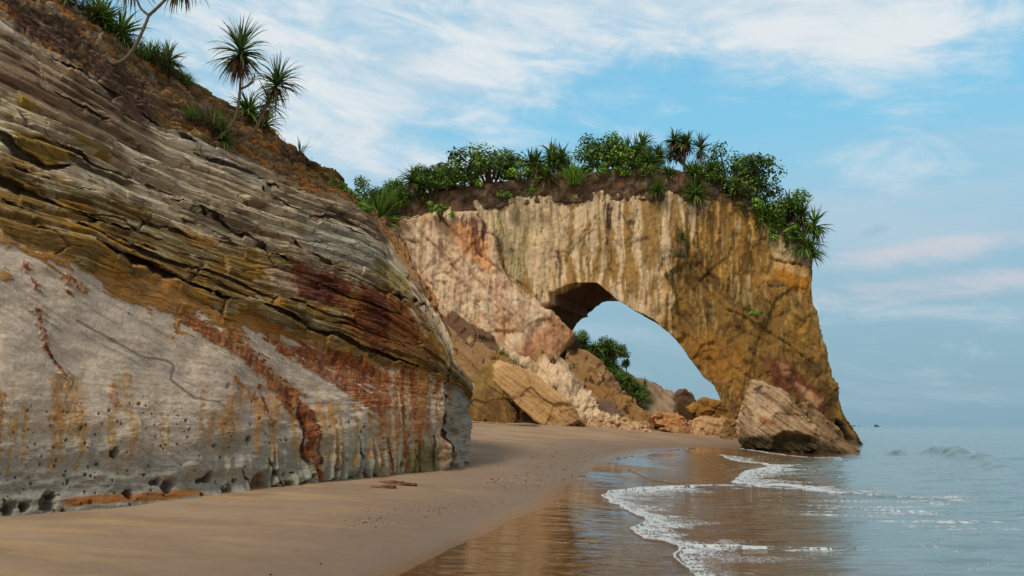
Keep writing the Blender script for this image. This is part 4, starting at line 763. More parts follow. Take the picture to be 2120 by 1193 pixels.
def slopes():
    px = np.arange(540, 1452, 1.6)
    top = [(540, 500), (800, 575), (860, 618), (900, 642), (960, 672), (1030, 710), (1090, 730), (1140, 745), (1160, 722), (1172, 716), (1210, 740), (1250, 770), (1300, 820), (1346, 862), (1380, 878), (1452, 895)]
    t0 = [(x, y - 45 if x < 1150 else y) for x, y in top]
    t1 = [(x, y if x < 1150 else y + 6) for x, y in top]; t1[-1] = (1452, 897)
    bot = [(540, 905), (980, 882), (1080, 886), (1180, 888), (1290, 893), (1400, 900), (1452, 903)]
    mid = [(x, .45 * np.interp(x, *zip(*t1)) + .55 * np.interp(x, *zip(*bot))) for x in range(540, 1460, 20)]
    def ax(Pg, PY): return (Pg * .80 + PY * .60), (PY * .80 - Pg * .60)         # along and across the dipping beds
    def rel(Pg, PY, Sg, V):
        u, v = ax(Pg, PY); f1, f2, i, cx, cy = cell(u / 70 + .4 * fbm(u / 60, v / 30, 3, 101), v / 13 + .3 * fbm(u / 50, v / 20, 3, 102), 7); g1, g2, j, _, _ = cell(u / 18, v / 6, 8)
        tal = ss(sdpoly(Pg, PY, TAL), -6, 8); h1, h2, k, _, _ = cell(Pg / 16, PY / 12, 9)
        cave = ss(sdpoly(Pg, PY, [(1050, 842), (1075, 832), (1105, 858), (1116, 878), (1065, 880)]), -4, 6) + ss(sdpoly(Pg, PY, [(1240, 826), (1262, 838), (1284, 856), (1262, 856), (1244, 846)]), -2, 3)
        return (1 - tal) * (.9 * (i - .5) + .35 * (j - .5) + .5 * fbm(u / 160, v / 9, 4, 103) - .3 * (1 - ss(f2 - f1, 0, .08))) + tal * (.35 * (k - .5) + .8 * fbm(Pg / 40, PY / 30, 5, 104) - .25 * (1 - ss(h2 - h1, 0, .1))) - 2.4 * np.clip(cave, 0, 1)
    TAL = [(1018, 716), (1060, 722), (1110, 745), (1148, 752), (1165, 740), (1185, 770), (1210, 800), (1235, 822), (1250, 850), (1290, 872), (1330, 884), (1280, 892), (1200, 888), (1190, 850), (1150, 815), (1100, 785), (1060, 755)]
    def colf(Pg, PY, Sg, V):
        u, v = ax(Pg, PY); b = fbm(u / 150, v / 8, 5, 105); g = fbm(Pg / 40, PY / 30, 5, 106); h = fbm(Pg / 7, PY / 6, 4, 107)
        c = mixc(np.ones(V.shape) * (142, 112, 78), (112, 84, 56), ss(b, -.1, .4)); c = mixc(c, (168, 138, 98), ss(b + .5 * h, .45, .8)); c = mixc(c, (126, 92, 44), ss(g, .1, .6) * .6)
        c = mixc(c, (178, 148, 112), ss(g + h * .5, .5, .9) * ss(Pg, 1150, 1250) * .7)
        tal = ss(sdpoly(Pg + 5 * h, PY + 6 * g, TAL), -4, 5); c = mixc(c, (204, 180, 148), tal); c = mixc(c, (176, 148, 116), tal * ss(h - .5 * g, .2, .7) * .8); c = mixc(c, (140, 122, 100), ss(sdpoly(Pg, PY, [(1140, 735), (1165, 740), (1215, 790), (1230, 815), (1180, 790)]), -6, 6) * .6)
        q, f = pdist(Pg + 4 * h, PY + 6 * h, [(880, 636), (930, 658), (985, 690), (1022, 722)]); c = mixc(c, (100, 76, 58), (1 - ss(q, 8, 17)) * .85)
        q, f = pdist(Pg, PY, [(1195, 765), (1250, 812), (1330, 870)]); c = mixc(c, (132, 98, 56), (1 - ss(q, 6, 14)) * .7)
        c = mixc(c, (92, 74, 70), ss(sdpoly(Pg, PY, [(1236, 815), (1270, 830), (1300, 862), (1268, 860), (1240, 842)]), -3, 4) * .8)
        c = mixc(c, (120, 96, 46), ss(sdpoly(Pg + 8 * h, PY + 8 * g, [(960, 790), (1020, 760), (1080, 840), (1060, 880), (990, 860)]), -10, 10) * .7)
        return c
    o, VA = sheet('bedded_slope', px, [t0, t1, mid, bot], [[(540, 84), (1150, 84), (1160, 76), (1452, 66)], [(540, 73), (900, 73), (1150, 73), (1160, 75), (1346, 68), (1452, 63)], [(540, 62), (1452, 62)], [(540, 53), (980, 55.5), (1180, 59), (1290, 61), (1400, 60), (1452, 60)]],
                  [40, 160, 150], rel, colf, M_far, [(.5, 2, -.4), (1, 6, -2)])
    tag(o, kind='structure')
    # the hillside beyond the opening
    px = np.arange(900, 1500, 2.0)
    top = [(900, 560), (1100, 640), (1180, 690), (1210, 708), (1240, 732), (1270, 752), (1300, 766), (1330, 786), (1352, 796), (1372, 811), (1388, 812), (1400, 826), (1425, 858), (1460, 880), (1500, 892)]
    def rel(Pg, PY, Sg, V): return .5 * fbm(Pg / 60, PY / 40, 4, 110) + .25 * fbm((Pg + PY) / 60, (PY - Pg * .8) / 6, 4, 111)
    def colf(Pg, PY, Sg, V):
        g = fbm(Pg / 40, PY / 30, 5, 112); h = fbm((Pg + PY) / 80, (PY - Pg * .8) / 5, 5, 113); c = mixc(np.ones(V.shape) * (146, 124, 100), (124, 104, 82), ss(h + g * .4, 0, .6)); c = mixc(c, (166, 142, 112), ss(-h, .3, .7) * .6)
        q, f = pdist(Pg, PY, [(1160, 690), (1250, 760), (1330, 830)]); return mixc(c, (78, 76, 44), (1 - ss(q, 14, 34)) * .8)
    o, VB = sheet('far_hillside', px, [top, [(900, 930), (1500, 930)]], [[(900, 128), (1500, 112)], [(900, 98), (1500, 98)]], [150], rel, colf, M_far, [(1, 4, -.6), (4, 14, -6), (8, 30, -18)])
    tag(o, kind='structure')
    return VA, VB

# ------------------------------------------------------------ boulders
def boulder(name, outline, Yf, thick, label, group, base, dark, size=.07, seed=1, amp=1.0, tilt=0, cat='boulder', bulge=.35, bed=None, tide=False, cells=1.5, carve=()):
    """rounded block: its outline in the middle, a smaller face before and behind it"""
    n = len(outline); A = np.array([P(x, y, Yf + thick * .4) for x, y in outline]); c = A.mean(0)
    r = np.random.RandomState(seed); B = c + (A - c) * (.84 + .12 * r.rand(n, 1)) + [0, -thick * .4, 0] + r.normal(0, .04 * thick, (n, 3)); C_ = c + (A - c) * .8 + [thick * .2, thick * .6, 0]
    V, F = hull(np.concatenate([A, B, C_])); V, F = vox([(V, F)], size); V = relax(V, F, 1, .4); N = vnormal(V, F); s = np.ptp(A[:, 2]) * .5 + .25
    rel, i, j, k1, k2 = rock_relief(V, N, s * cells, seed + 3, (.16 * s * amp, .05 * s * amp, .045 * s * amp)); px, py = proj(V)
    ang = bed if bed is not None else .55; b = fbm((px + py * ang) / 70, (py - px * ang) / 3.6, 5, seed + 20, .6); V = V + N * (rel + .032 * s * b)[:, None]
    for poly, dep in carve: k = ss(sdpoly(px + 3 * b, py + 3 * b, poly), -2, 7) * (N[:, 1] < .2); V = V + np.array([0, dep, 0]) * k[:, None]
    g = fbm3(V / s * 1.3, 4, seed); h = fbm3(V / s * 6, 4, seed + 2); col_ = mixc(np.ones(V.shape) * base, dark, ss(g + .3 * b, .0, .6) * .8); col_ = mixc(col_, np.minimum(np.array(base) * 1.16, 255), ss(h, .2, .8) * .7); col_ = mixc(col_, (70, 56, 44), np.clip(k1 * .3 + k2 * .2, 0, 1) * .45)
    if tide: col_ = tide(px, py, g, h, b, col_)
    loc = np.array([c[0], c[1], V[:, 2].min()])
    o = link(name, mesh_np(name, V - loc, F, albedo(col_, 1.25)), M_boulder, loc=loc); tag(o, label, cat, group); return o, V
def boulders():
    def tide_shadeA(px, py, g, h, b, c):
        c = mixc(c, (140, 82, 50), ss(sdpoly(px + 5 * h * 3, py + 5 * g, [(1566, 856), (1590, 862), (1606, 872), (1600, 884), (1566, 874)]), -4, 4) * .7)
        c = mixc(c, (170, 132, 70), ss(g + b, .4, .9) * .5); c = mixc(c, (128, 104, 82), ss(sdpoly(px, py, [(1532, 846), (1560, 858), (1562, 905), (1528, 905)]), -3, 4) * .7)  # ochre tint, then shade painted onto the hollow left face
        return mixc(c, (66, 58, 40), ss(py + 4 * g, 896, 914) * .9)
    outs = []
    o, V = boulder('sea_boulder', [(1519, 872), (1528, 836), (1540, 805), (1550, 790), (1560, 785), (1578, 793), (1606, 813), (1636, 842), (1662, 872), (1680, 894), (1684, 946), (1640, 948), (1545, 945), (1524, 905)], 51.5, 5.0,
            'large pale wedge-shaped boulder standing at the water in front of the arch foot', None, (172, 146, 116), (122, 94, 68), .055, 5, .9, bed=.75, tide=tide_shadeA, cells=2.2, carve=[([(1604, 905), (1622, 893), (1650, 892), (1684, 905), (1690, 945), (1600, 945)], .8), ([(1528, 850), (1540, 838), (1562, 862), (1564, 900), (1532, 904)], .5), ([(1560, 800), (1600, 822), (1650, 862), (1690, 905), (1670, 900), (1610, 850), (1566, 815)], .25)])
    def tideB(px, py, g, h, b, c): return mixc(c, (62, 56, 40), ss(py + 5 * g - (px - 1640) * .30, 890, 912) * .9)
    boulder('leaning_slab', [(1636, 842), (1662, 852), (1700, 884), (1740, 918), (1764, 940), (1726, 948), (1664, 948), (1640, 905)], 55.5, 5.0, 'ribbed brown slab sloping into the water behind the big pale boulder', None, (132, 108, 78), (86, 68, 48), .06, 6, 1.2, cat='rock slab', bed=.85, tide=tideB)
    big = 'fallen blocks between the slope and the arch foot'
    for k, (ol, Y_, th, lb, ba, dk) in enumerate([
        ([(1344, 864), (1356, 857), (1392, 856), (1412, 864), (1424, 876), (1418, 889), (1380, 888), (1350, 884)], 60, 2.5, 'flat orange-brown block at the left of the fallen pile', (170, 124, 82), (124, 86, 54)),
        ([(1360, 887), (1390, 884), (1424, 884), (1436, 898), (1420, 906), (1388, 900)], 58.5, 1.6, 'low thin tan slab lying on the sand before the pile', (166, 130, 90), (120, 88, 56)),
        ([(1422, 874), (1446, 864), (1480, 868), (1498, 874), (1492, 911), (1450, 911), (1430, 902)], 58.0, 2.2, 'broad pale tan block with a scalloped face in front of the pile', (176, 142, 104), (140, 108, 74)),
        ([(1437, 860), (1443, 838), (1454, 829), (1482, 832), (1507, 848), (1514, 876), (1490, 890), (1450, 880)], 61, 3.5, 'highest yellow-brown block crowning the fallen pile', (134, 98, 44), (96, 68, 34)),
        ([(1421, 842), (1436, 831), (1447, 836), (1446, 858), (1430, 862)], 62.5, 1.6, 'small mustard block perched left of the highest one', (150, 114, 50), (106, 78, 38)),
        ([(1494, 842), (1506, 834), (1520, 838), (1524, 880), (1500, 876)], 61.5, 2, 'narrow dark brown block wedged against the arch leg', (116, 84, 48), (84, 60, 38)),
        ([(1500, 872), (1518, 868), (1524, 905), (1500, 908), (1492, 894)], 57.5, 1.6, 'upright brown block beside the big wedge-shaped boulder', (128, 98, 64), (90, 68, 46)),
        ([(1490, 900), (1508, 896), (1518, 912), (1496, 914)], 56.5, .8, 'small brown stone at the right foot of the pale tan block', (140, 108, 72), (100, 76, 50)),
        ([(1393, 862), (1398, 830), (1406, 811), (1416, 820), (1436, 842), (1450, 866), (1440, 880)], 96, 5, 'far pointed tan rock peak seen low through the opening', (176, 140, 106), (142, 110, 84)),
        ([(1276, 884), (1290, 872), (1312, 876), (1318, 890), (1296, 894)], 60, 1.2, 'rounded tan block left of the flat orange-brown one', (166, 126, 84), (126, 92, 58)),
        ([(1318, 880), (1334, 872), (1346, 880), (1342, 891), (1324, 892)], 60, 1.0, 'small squat stone touching the flat orange-brown block', (156, 122, 82), (112, 84, 56))]):
        boulder('fallen_block', ol, Y_, th, lb, None if k == 8 else big, ba, dk, .06 if k != 8 else .15, 20 + k, 1.6, bed=.3)
    boulder('leaning_slab', [(1018, 752), (1030, 742), (1052, 752), (1085, 770), (1125, 796), (1160, 826), (1192, 852), (1212, 880), (1160, 889), (1110, 874), (1082, 842), (1045, 812), (1022, 790)], 56.5, 3.2, 'long ochre-streaked slab leaning on the slope above a small cave', None, (176, 142, 98), (128, 98, 50), .06, 40, .45, cat='rock slab', bed=.8)
    boulder('leaning_slab', [(972, 800), (1000, 792), (1040, 822), (1070, 856), (1062, 886), (1020, 884), (985, 872)], 56.0, 2.5, 'short dark ochre slab left of the small cave', None, (126, 98, 56), (94, 70, 40), .07, 41, .5, cat='rock slab', bed=.8)
    # rubble along the foot of the white talus
    r = np.random.RandomState(77); protos = []
    for k in range(5):
        pts = r.normal(0, 1, (26, 3)); pts /= np.linalg.norm(pts, axis=1, keepdims=True); pts *= [.6, .45, .33]; V, F = hull(pts); V, F = vox([(V, F)], .06); N = vnormal(V, F); V = V + N * (.10 * fbm3(V * 3 + k * 7, 4, 50 + k))[:, None]
        h = fbm3(V * 5, 4, 60 + k); c = mixc(np.ones(V.shape) * (182, 150, 118), (140, 108, 78), ss(h, -.2, .6)); protos.append(mesh_np('rubble', V, F, albedo(c, 1.2)))
    for k in range(95):
        x = r.uniform(1185, 1350); y = np.interp(x, [1190, 1345], [881, 890]) + 5 - 24 * r.rand() ** 2; Y_ = 60.5 - max(0, y - 876) * .12; p = P(x, y, Y_); sz = .22 + .85 * r.rand() ** 2
        o = link('rubble_stone', protos[k % 5], M_boulder if not protos[k % 5].materials else None, loc=p); o.rotation_euler = r.uniform(-.4, .4, 3) + [0, 0, r.uniform(0, 6)]; o.scale = (sz, sz, sz)
        tag(o, 'loose pale stone in the rubble along the foot of the crumbling white talus', 'stone', 'rubble stones at the foot of the talus')
    for k, (x, y, lb) in enumerate([(812, 996, 'red-brown rock flake lying on sand below the rust-striped corner'), (838, 1000, 'rightmost red-brown flake on the sand by the cliff foot'), (792, 1006, 'leftmost red-brown flake touching the cliff foot')]):
        q = hitg(x, y + 4, sand_z, .5); pts = np.array([[math.cos(a_) * (.24 + .12 * r.rand()), math.sin(a_) * (.13 + .08 * r.rand()), z_ * .7] for a_ in np.linspace(0, 6, 9) for z_ in (0, .05 + .03 * r.rand())]); V, F = hull(pts); V, F = vox([(V, F)], .02); N = vnormal(V, F); V = V + N * (.03 * fbm3(V * 8, 4, 70 + k))[:, None]
        o = link('rock_flake', mesh_np('rock_flake', V, F, albedo(mixc(np.ones(V.shape) * (122, 80, 58), (84, 56, 42), ss(fbm3(V * 9, 4, 5), -.2, .5)), 1.2)), M_boulder, loc=(q[0], q[1], float(sand_z(*q)) - .01)); tag(o, lb, 'rock flake', 'red flakes at the cliff foot')
    for k, (x, Y_, s_, lb) in enumerate([(1815, 900, 5.0, 'small dark islet on the horizon, the right one'), (1768, 1100, 4.0, 'tiny dark rock on the horizon nearest the arch'), (1779, 1100, 2.2, 'smallest dark speck of rock on the horizon')]):
        p = P(x, 880, Y_); pts = np.array([[-1, 0, -.6], [1, .1, -.6], [0, .7, -.5], [0, -.6, -.5], [-.7, 0, .1], [-.3, .1, .38], [.1, -.1, .28], [.7, 0, .05], [.3, .3, .2]]) * s_; V, F = hull(pts); V, F = vox([(V, F)], s_ / 14); N = vnormal(V, F); V = V + N * (.12 * s_ * fbm3(V / s_ * 3, 3, k))[:, None]
        o = link('sea_rock', mesh_np('sea_rock', V, F, albedo(np.ones(V.shape) * (70, 78, 80), 1.0)), M_boulder, loc=(p[0], p[1], .2)); tag(o, lb, 'sea rock', 'rocks on the horizon')
    # driftwood
    for k, (x, y, ln, an, rr, lb) in enumerate([(1072, 874, 2.9, .05, .07, 'longest grey driftwood log lying at the top of the beach'), (1088, 878, 1.9, -.10, .08, 'short dark driftwood log just in front of the cave'), (1000, 872, 1.7, .12, .05, 'thin driftwood branch near the striped cliff corner'), (1030, 875, 1.3, -.2, .04, 'thin driftwood stick in the middle of the washed-up wood')]):
        Y_ = 53.5; p = np.array(P(x, y, Y_)); p[2] = float(sand_z(p[0], p[1])) + rr * .5; ns, nr_ = 16, 8; tt = np.linspace(-.5, .5, ns); V = []
        for t in tt:
            cx, cy, cz = t * ln, t * ln * an + .06 * math.sin(t * 7 + k), .03 * math.sin(t * 5 + 2 * k); q = rr * (1.1 - .7 * (t + .5)) * (1 + .15 * math.sin(t * 23))
            V += [[cx, cy + q * math.cos(a_), cz + q * math.sin(a_)] for a_ in np.linspace(0, 2 * math.pi, nr_, endpoint=False)]
        F = [[i_ * nr_ + j_, i_ * nr_ + (j_ + 1) % nr_, (i_ + 1) * nr_ + (j_ + 1) % nr_, (i_ + 1) * nr_ + j_] for i_ in range(ns - 1) for j_ in range(nr_)]
        V = np.array(V); o = link('driftwood', mesh_np('driftwood', V, F, albedo(np.ones(V.shape) * (118, 100, 82), 1.0)), M_bark, loc=p); tag(o, lb, 'driftwood', 'driftwood at the top of the beach')

def pebbles():
    r = np.random.RandomState(5); V = []; F = []; C_ = []
    ico = bmesh.new(); bmesh.ops.create_icosphere(ico, subdivisions=1, radius=1); iv = np.array([v.co[:] for v in ico.verts]); ico.verts.index_update(); fi = np.array([[v.index for v in f.verts] for f in ico.faces]); ico.free()
    def put(px, py, s, col_):
        z = .3
        q = hitg(px, py, sand_z, .4); z = float(sand_z(*q)); R_ = np.array([1, .7, .35]) * s * (.7 + .6 * r.rand(3)); a = r.uniform(0, 6); v = iv * R_; v = np.stack([v[:, 0] * math.cos(a) - v[:, 1] * math.sin(a), v[:, 0] * math.sin(a) + v[:, 1] * math.cos(a), v[:, 2]], -1)
        F.append(fi + len(V) * len(iv)); V.append(v + [q[0], q[1], z + R_[2] * .3]); C_.append(np.tile(albedo(col_, 1.0), (len(iv), 1)))
    cl = np.array([[760, 1080], [790, 1062], [840, 1058], [930, 1050], [960, 1035], [1010, 1020], [1040, 1000], [1080, 990], [1110, 985], [1150, 975], [1180, 968], [1120, 1000], [1000, 1040], [1090, 955], [1180, 945], [1230, 935], [1300, 925], [1130, 940], [1260, 928], [1340, 930], [880, 1045], [1160, 960]])
    for k in range(620):
        q = cl[r.randint(len(cl))]; x = q[0] + r.normal(0, 30); y = q[1] + r.normal(0, 8)
        if y < 915: continue
        put(x, y, r.uniform(.006, .026) * (1 + (y < 1000) * .5), (70, 58, 48) if r.rand() < .75 else (190, 176, 160))
    for k in range(260):
        y = r.uniform(1040, 1190); x = r.uniform(100, 1000) if y > 1100 else r.uniform(300, 1100)
        if x > 820 + (1193 - y) * 2: continue
        if y < 1062 - x * .04 + 16: continue
        put(x, y, r.uniform(.003, .007), (62, 50, 42) if r.rand() < .6 else (205, 196, 184))
    for x, y, s in ((664, 1168, .022), (560, 1190, .02), (875, 1089, .016), (189, 1096, .014), (74, 1070, .014), (643, 1110, .014), (700, 1147, .01), (615, 1142, .012)): put(x, y, s, (40, 34, 30))
    o = link('pebbles', mesh_np('pebbles', np.concatenate(V), np.concatenate(F), np.concatenate(C_)), M_boulder); tag(o, 'scattered dark pebbles and pale shell bits on the damp sand', 'pebbles', kind='stuff')

# ------------------------------------------------------------ plants
def blades(r, n, o, az, el, ln, wd, droop, col, seg=6, roll=.5, fold=0):
    """n strap leaves: quads along an arching path; returns V, F, C"""
    o = np.broadcast_to(o, (n, 3)); t = np.linspace(0, 1, seg + 1); pts = np.zeros((n, seg + 1, 3)); pts[:, 0] = o; e = el.copy(); wob = r.normal(0, .08, (n, seg))
    a = az.copy()
    for k in range(seg):
        st = (ln / seg)[:, None] * np.stack([np.cos(e) * np.sin(a), np.cos(e) * np.cos(a), np.sin(e)], -1); pts[:, k + 1] = pts[:, k] + st
        e = e - droop * (.5 + 1.1 * k / seg) / seg * np.maximum(.25, np.cos(np.clip(e, -1.5, 1.5))); e = np.maximum(e, -1.45); a = a + wob[:, k]
    side = np.stack([np.cos(az), -np.sin(az), r.normal(0, roll, n)], -1); side /= np.linalg.norm(side, axis=1, keepdims=True)
    w_ = (wd[:, None] * .5) * np.clip(np.minimum(.55 + t * 2.5, 1), 0, 1)[None] * (1 - t[None] ** 2.2) + .002
    V = np.stack([pts - side[:, None] * w_[..., None], pts + side[:, None] * w_[..., None]], 2).reshape(-1, 3)
    b = (np.arange(n) * (seg + 1) * 2)[:, None]; k = np.arange(seg)[None] * 2; F = np.stack([b + k, b + k + 1, b + k + 3, b + k + 2], -1).reshape(-1, 4)
    C = np.repeat(np.broadcast_to(col, (n, 3)), (seg + 1) * 2, 0) * (np.tile(np.repeat(1 + .25 * t, 2), n))[:, None]; return V, F, C
def cat(parts):
    n = 0; V, F, C = [], [], []
    for v, f, c in parts: V.append(v); F.append(f + n); C.append(c); n += len(v)
    return np.concatenate(V), np.concatenate(F), np.concatenate(C)
def tube(path, rad, nr=7, col=(120, 104, 84), seed=0):
    path = np.asarray(path, float); n = len(path); m = max(6 * (n - 1) + 1, 2); tt = np.linspace(0, n - 1, m); pp = np.zeros((m, 3))
    for k, t in enumerate(tt):                                     # Catmull-Rom through the points
        i = min(int(t), n - 2); f = t - i; p0, p1, p2, p3 = path[max(i - 1, 0)], path[i], path[i + 1], path[min(i + 2, n - 1)]
        pp[k] = .5 * (2 * p1 + (p2 - p0) * f + (2 * p0 - 5 * p1 + 4 * p2 - p3) * f * f + (3 * p1 - p0 - 3 * p2 + p3) * f ** 3)
    rr = np.interp(tt, np.arange(n), rad); tg = np.gradient(pp, axis=0); tg /= np.linalg.norm(tg, axis=1, keepdims=True) + 1e-9
    a = np.cross(tg, [.3, .9, .2]); a /= np.linalg.norm(a, axis=1, keepdims=True); b = np.cross(tg, a); an = np.linspace(0, 2 * np.pi, nr, endpoint=False)
    ring = rr * (1 + .12 * np.sin(np.arange(m) * 2.3 + seed)); V = (pp[:, None] + ring[:, None, None] * (np.cos(an)[None, :, None] * a[:, None] + np.sin(an)[None, :, None] * b[:, None])).reshape(-1, 3)
    F = np.array([[i * nr + j, i * nr + (j + 1) % nr, (i + 1) * nr + (j + 1) % nr, (i + 1) * nr + j] for i in range(m - 1) for j in range(nr)])
    return V, F, np.tile(albedo(col, 1.0), (len(V), 1))
GREENS = np.array([(78, 112, 42), (60, 92, 38), (102, 132, 50), (50, 74, 34), (122, 142, 64)])
def gcol(r, n, bright=1.0, pal=GREENS): return albedo(pal[r.randint(0, len(pal), n)] * bright, 1.0) * r.uniform(.7, 1.2, (n, 1))
def rosette(seed, n=90, L_=1.0, w_=.055, dead=40, bright=1.0, up=.25):
    r = np.random.RandomState(seed); k = r.rand(n); el_ = 1.45 - 1.9 * k ** .9; az_ = r.uniform(0, 2 * np.pi, n); o = np.stack([0 * k, 0 * k, up * (1 - k)], -1)
    g = blades(r, n, o, az_, el_, L_ * r.uniform(.65, 1.1, n), np.full(n, w_) * r.uniform(.7, 1.2, n), r.uniform(.5, 1.9, n), gcol(r, n, bright)); d = None
    if dead:
        pal = np.array([(122, 88, 62), (92, 66, 50), (140, 110, 78), (74, 54, 44)]); el2 = r.uniform(-.9, .1, dead)
        d = blades(r, dead, np.stack([r.normal(0, .03, dead), r.normal(0, .03, dead), -up * r.rand(dead)], -1), r.uniform(0, 6.3, dead), el2, L_ * r.uniform(.4, .85, dead), np.full(dead, w_ * .8), r.uniform(1.8, 3.2, dead), gcol(r, dead, 1, pal))
    return g, d
def shrub_leaves(seed, w_, h_, n, ls, bright=1.0):
    r = np.random.RandomState(seed); nc = 9 + r.randint(5); cs = np.stack([r.normal(0, .27, nc) * w_, r.normal(0, .27, nc) * w_, r.uniform(.2, .9, nc) * h_], -1); cr = r.uniform(.15, .30, nc) * min(w_, h_); cb = r.uniform(.65, 1.3, nc)
    i = r.randint(0, nc, n); d = r.normal(0, 1, (n, 3)); d /= np.linalg.norm(d, axis=1, keepdims=True); p = cs[i] + d * (cr[i] * r.uniform(.45, 1.15, n))[:, None] * [1.15, 1.15, .9]; p[:, 2] = np.maximum(p[:, 2], .05 + .1 * r.rand(n))
    nrm = d + [0, 0, .7] + r.normal(0, .5, (n, 3)); nrm /= np.linalg.norm(nrm, axis=1, keepdims=True); a = np.cross(nrm, r.normal(0, 1, (n, 3))); a /= np.linalg.norm(a, axis=1, keepdims=True); b = np.cross(nrm, a); s = ls * r.uniform(.6, 1.25, n)
    ang = np.linspace(0, 2 * np.pi, 6, endpoint=False); V = p[:, None] + (s[:, None, None]) * (np.cos(ang)[None, :, None] * a[:, None] * .5 + np.sin(ang)[None, :, None] * b[:, None] * .36); C = gcol(r, n, bright, np.array([(76, 120, 44), (58, 96, 38), (116, 154, 54), (50, 76, 36), (146, 162, 70)])) * cb[i][:, None]
    stems = [tube([(r.normal(0, .08), r.normal(0, .08), -.3), cs[k] * [.4, .4, .5], cs[k]], [.035, .022, .008], 5, (92, 74, 58), k) for k in range(nc)]
    return (V.reshape(-1, 3), np.arange(n * 6).reshape(n, 6), np.repeat(C, 6, 0)), cat(stems)
def mk(name, vfc): return mesh_np(name, *vfc[:2], vfc[2])
PROTO = {}
def proto(kind):
    if kind in PROTO: return PROTO[kind]
    k, v = kind
    s = 100 + v * 7
    if k == 'pandanus':          # short-stemmed clump of a few heads, ~1 m high unit
        r = np.random.RandomState(s); gs, ds, ts = [], [], []
        for q in range(5):
            c = np.array([r.normal(0, .22), r.normal(0, .22), r.uniform(.15, .62)]); g, d = rosette(s + q, 85, .46, .040, 34, 1.0, .10); gs.append((g[0] + c, g[1], g[2])); ds.append((d[0] + c, d[1], d[2])); ts.append(tube([(0, 0, -.25), c * [.6, .6, .5], c], [.035, .03, .022], 6))
        m = dict(crown=(mk('crown', cat(gs)), M_leaf), dead_leaves=(mk('dead_leaves', cat(ds)), M_leaf), trunk=(mk('trunk', cat(ts)), M_bark))
    elif k == 'tuft':
        g, d = rosette(s, 150, .95, .06, 26, 1.08, .05); m = dict(crown=(mk('crown', g), M_leaf), dead_leaves=(mk('dead_leaves', d), M_leaf))
    elif k == 'grass':
        r = np.random.RandomState(s); n = 190; g = blades(r, n, np.stack([r.normal(0, .12, n), r.normal(0, .12, n), 0 * np.zeros(n)], -1), r.uniform(0, 6.3, n), r.uniform(.6, 1.5, n), r.uniform(.6, 1.1, n), np.full(n, .028), r.uniform(.6, 1.9, n), gcol(r, n, 1.25, np.array([(84, 112, 40), (104, 128, 52), (66, 92, 36)])))
        m = dict(crown=(mk('crown', g), M_leaf))
    elif k == 'dry':
        r = np.random.RandomState(s); n = 120; g = blades(r, n, np.stack([r.normal(0, .2, n), r.normal(0, .2, n), 0 * np.zeros(n)], -1), r.uniform(0, 6.3, n), r.uniform(.2, 1.5, n), r.uniform(.5, 1.0, n), np.full(n, .022), r.uniform(.6, 2.4, n), gcol(r, n, 1.0, np.array([(84, 92, 48), (112, 96, 66), (58, 66, 36), (96, 80, 58)])))
        m = dict(crown=(mk('crown', g), M_leaf))
    elif k == 'tree':            # pandanus tree: bare forked trunk, several heads; unit height 1
        r = np.random.RandomState(s); gs, ds, ts = [], [], []; ts.append(tube([(0, 0, -.2), (.03, 0, .2), (.0, 0, .45)], [.04, .034, .03], 6))
        for q in range(6):
            c = np.array([r.normal(0, .26), r.normal(0, .2), r.uniform(.62, .88)]); g, d = rosette(s + q, 90, .33, .032, 26, .95, .06); gs.append((g[0] + c, g[1], g[2])); ds.append((d[0] + c, d[1], d[2])); ts.append(tube([(0, 0, .42), c * [.5, .5, .78], c], [.028, .022, .016], 5))
        m = dict(crown=(mk('crown', cat(gs)), M_leaf), dead_leaves=(mk('dead_leaves', cat(ds)), M_leaf), trunk=(mk('trunk', cat(ts)), M_bark))
    elif k == 'single':          # one head on one stem
        g, d = rosette(s, 80, .42, .035, 34, .95, .08); c = np.array([.05, 0, .62]); m = dict(crown=(mk('crown', (g[0] + c, g[1], g[2])), M_leaf), dead_leaves=(mk('dead_leaves', (d[0] + c, d[1], d[2])), M_leaf), trunk=(mk('trunk', tube([(0, 0, -.15), (-.05, 0, .25), c], [.04, .03, .024], 6)), M_bark))
    elif k == 'shrub':
        g, t = shrub_leaves(s, 1.25, 1.0, 2300, .062); m = dict(crown=(mk('crown', g), M_leaf), stem=(mk('stem', t), M_bark))
    elif k == 'creeper':
        g, t = shrub_leaves(s, 1.6, .7, 1300, .10, 1.35); m = dict(crown=(mk('crown', g), M_leaf), stem=(mk('stem', t), M_bark))
    PROTO[kind] = m; return m
NAMES = dict(pandanus='pandanus', tuft='pandanus_tuft', grass='grass_tuft', dry='dry_grass_tuft', tree='pandanus_tree', single='pandanus_tree', shrub='leafy_shrub', creeper='creeping_shrub')
CATS = dict(pandanus='pandanus', tuft='pandanus', grass='grass tuft', dry='grass tuft', tree='tree', single='tree', shrub='shrub', creeper='shrub')
_pn = [0]
def plant(kind, v, loc, h, label, group=None, wide=1.0, tilt=0):
    _pn[0] += 1; r = np.random.RandomState(_pn[0]); m = proto((kind, v)); e = empty(NAMES[kind], loc, label, CATS[kind], group); e.rotation_euler = (r.normal(0, .08), tilt + r.normal(0, .08), r.uniform(0, 6.28) if not tilt else 0); e.scale = (h * wide, h * wide, h)
    for nm, (me, mat) in m.items(): link(nm, me, mat, e)
    return e
def pick(V, x, y):
    px, py = proj(V); d = np.hypot(px - x, py - y); d = d + V[..., 1] * .05 * (d < 12); return V.reshape(-1, 3)[np.argmin(d)]
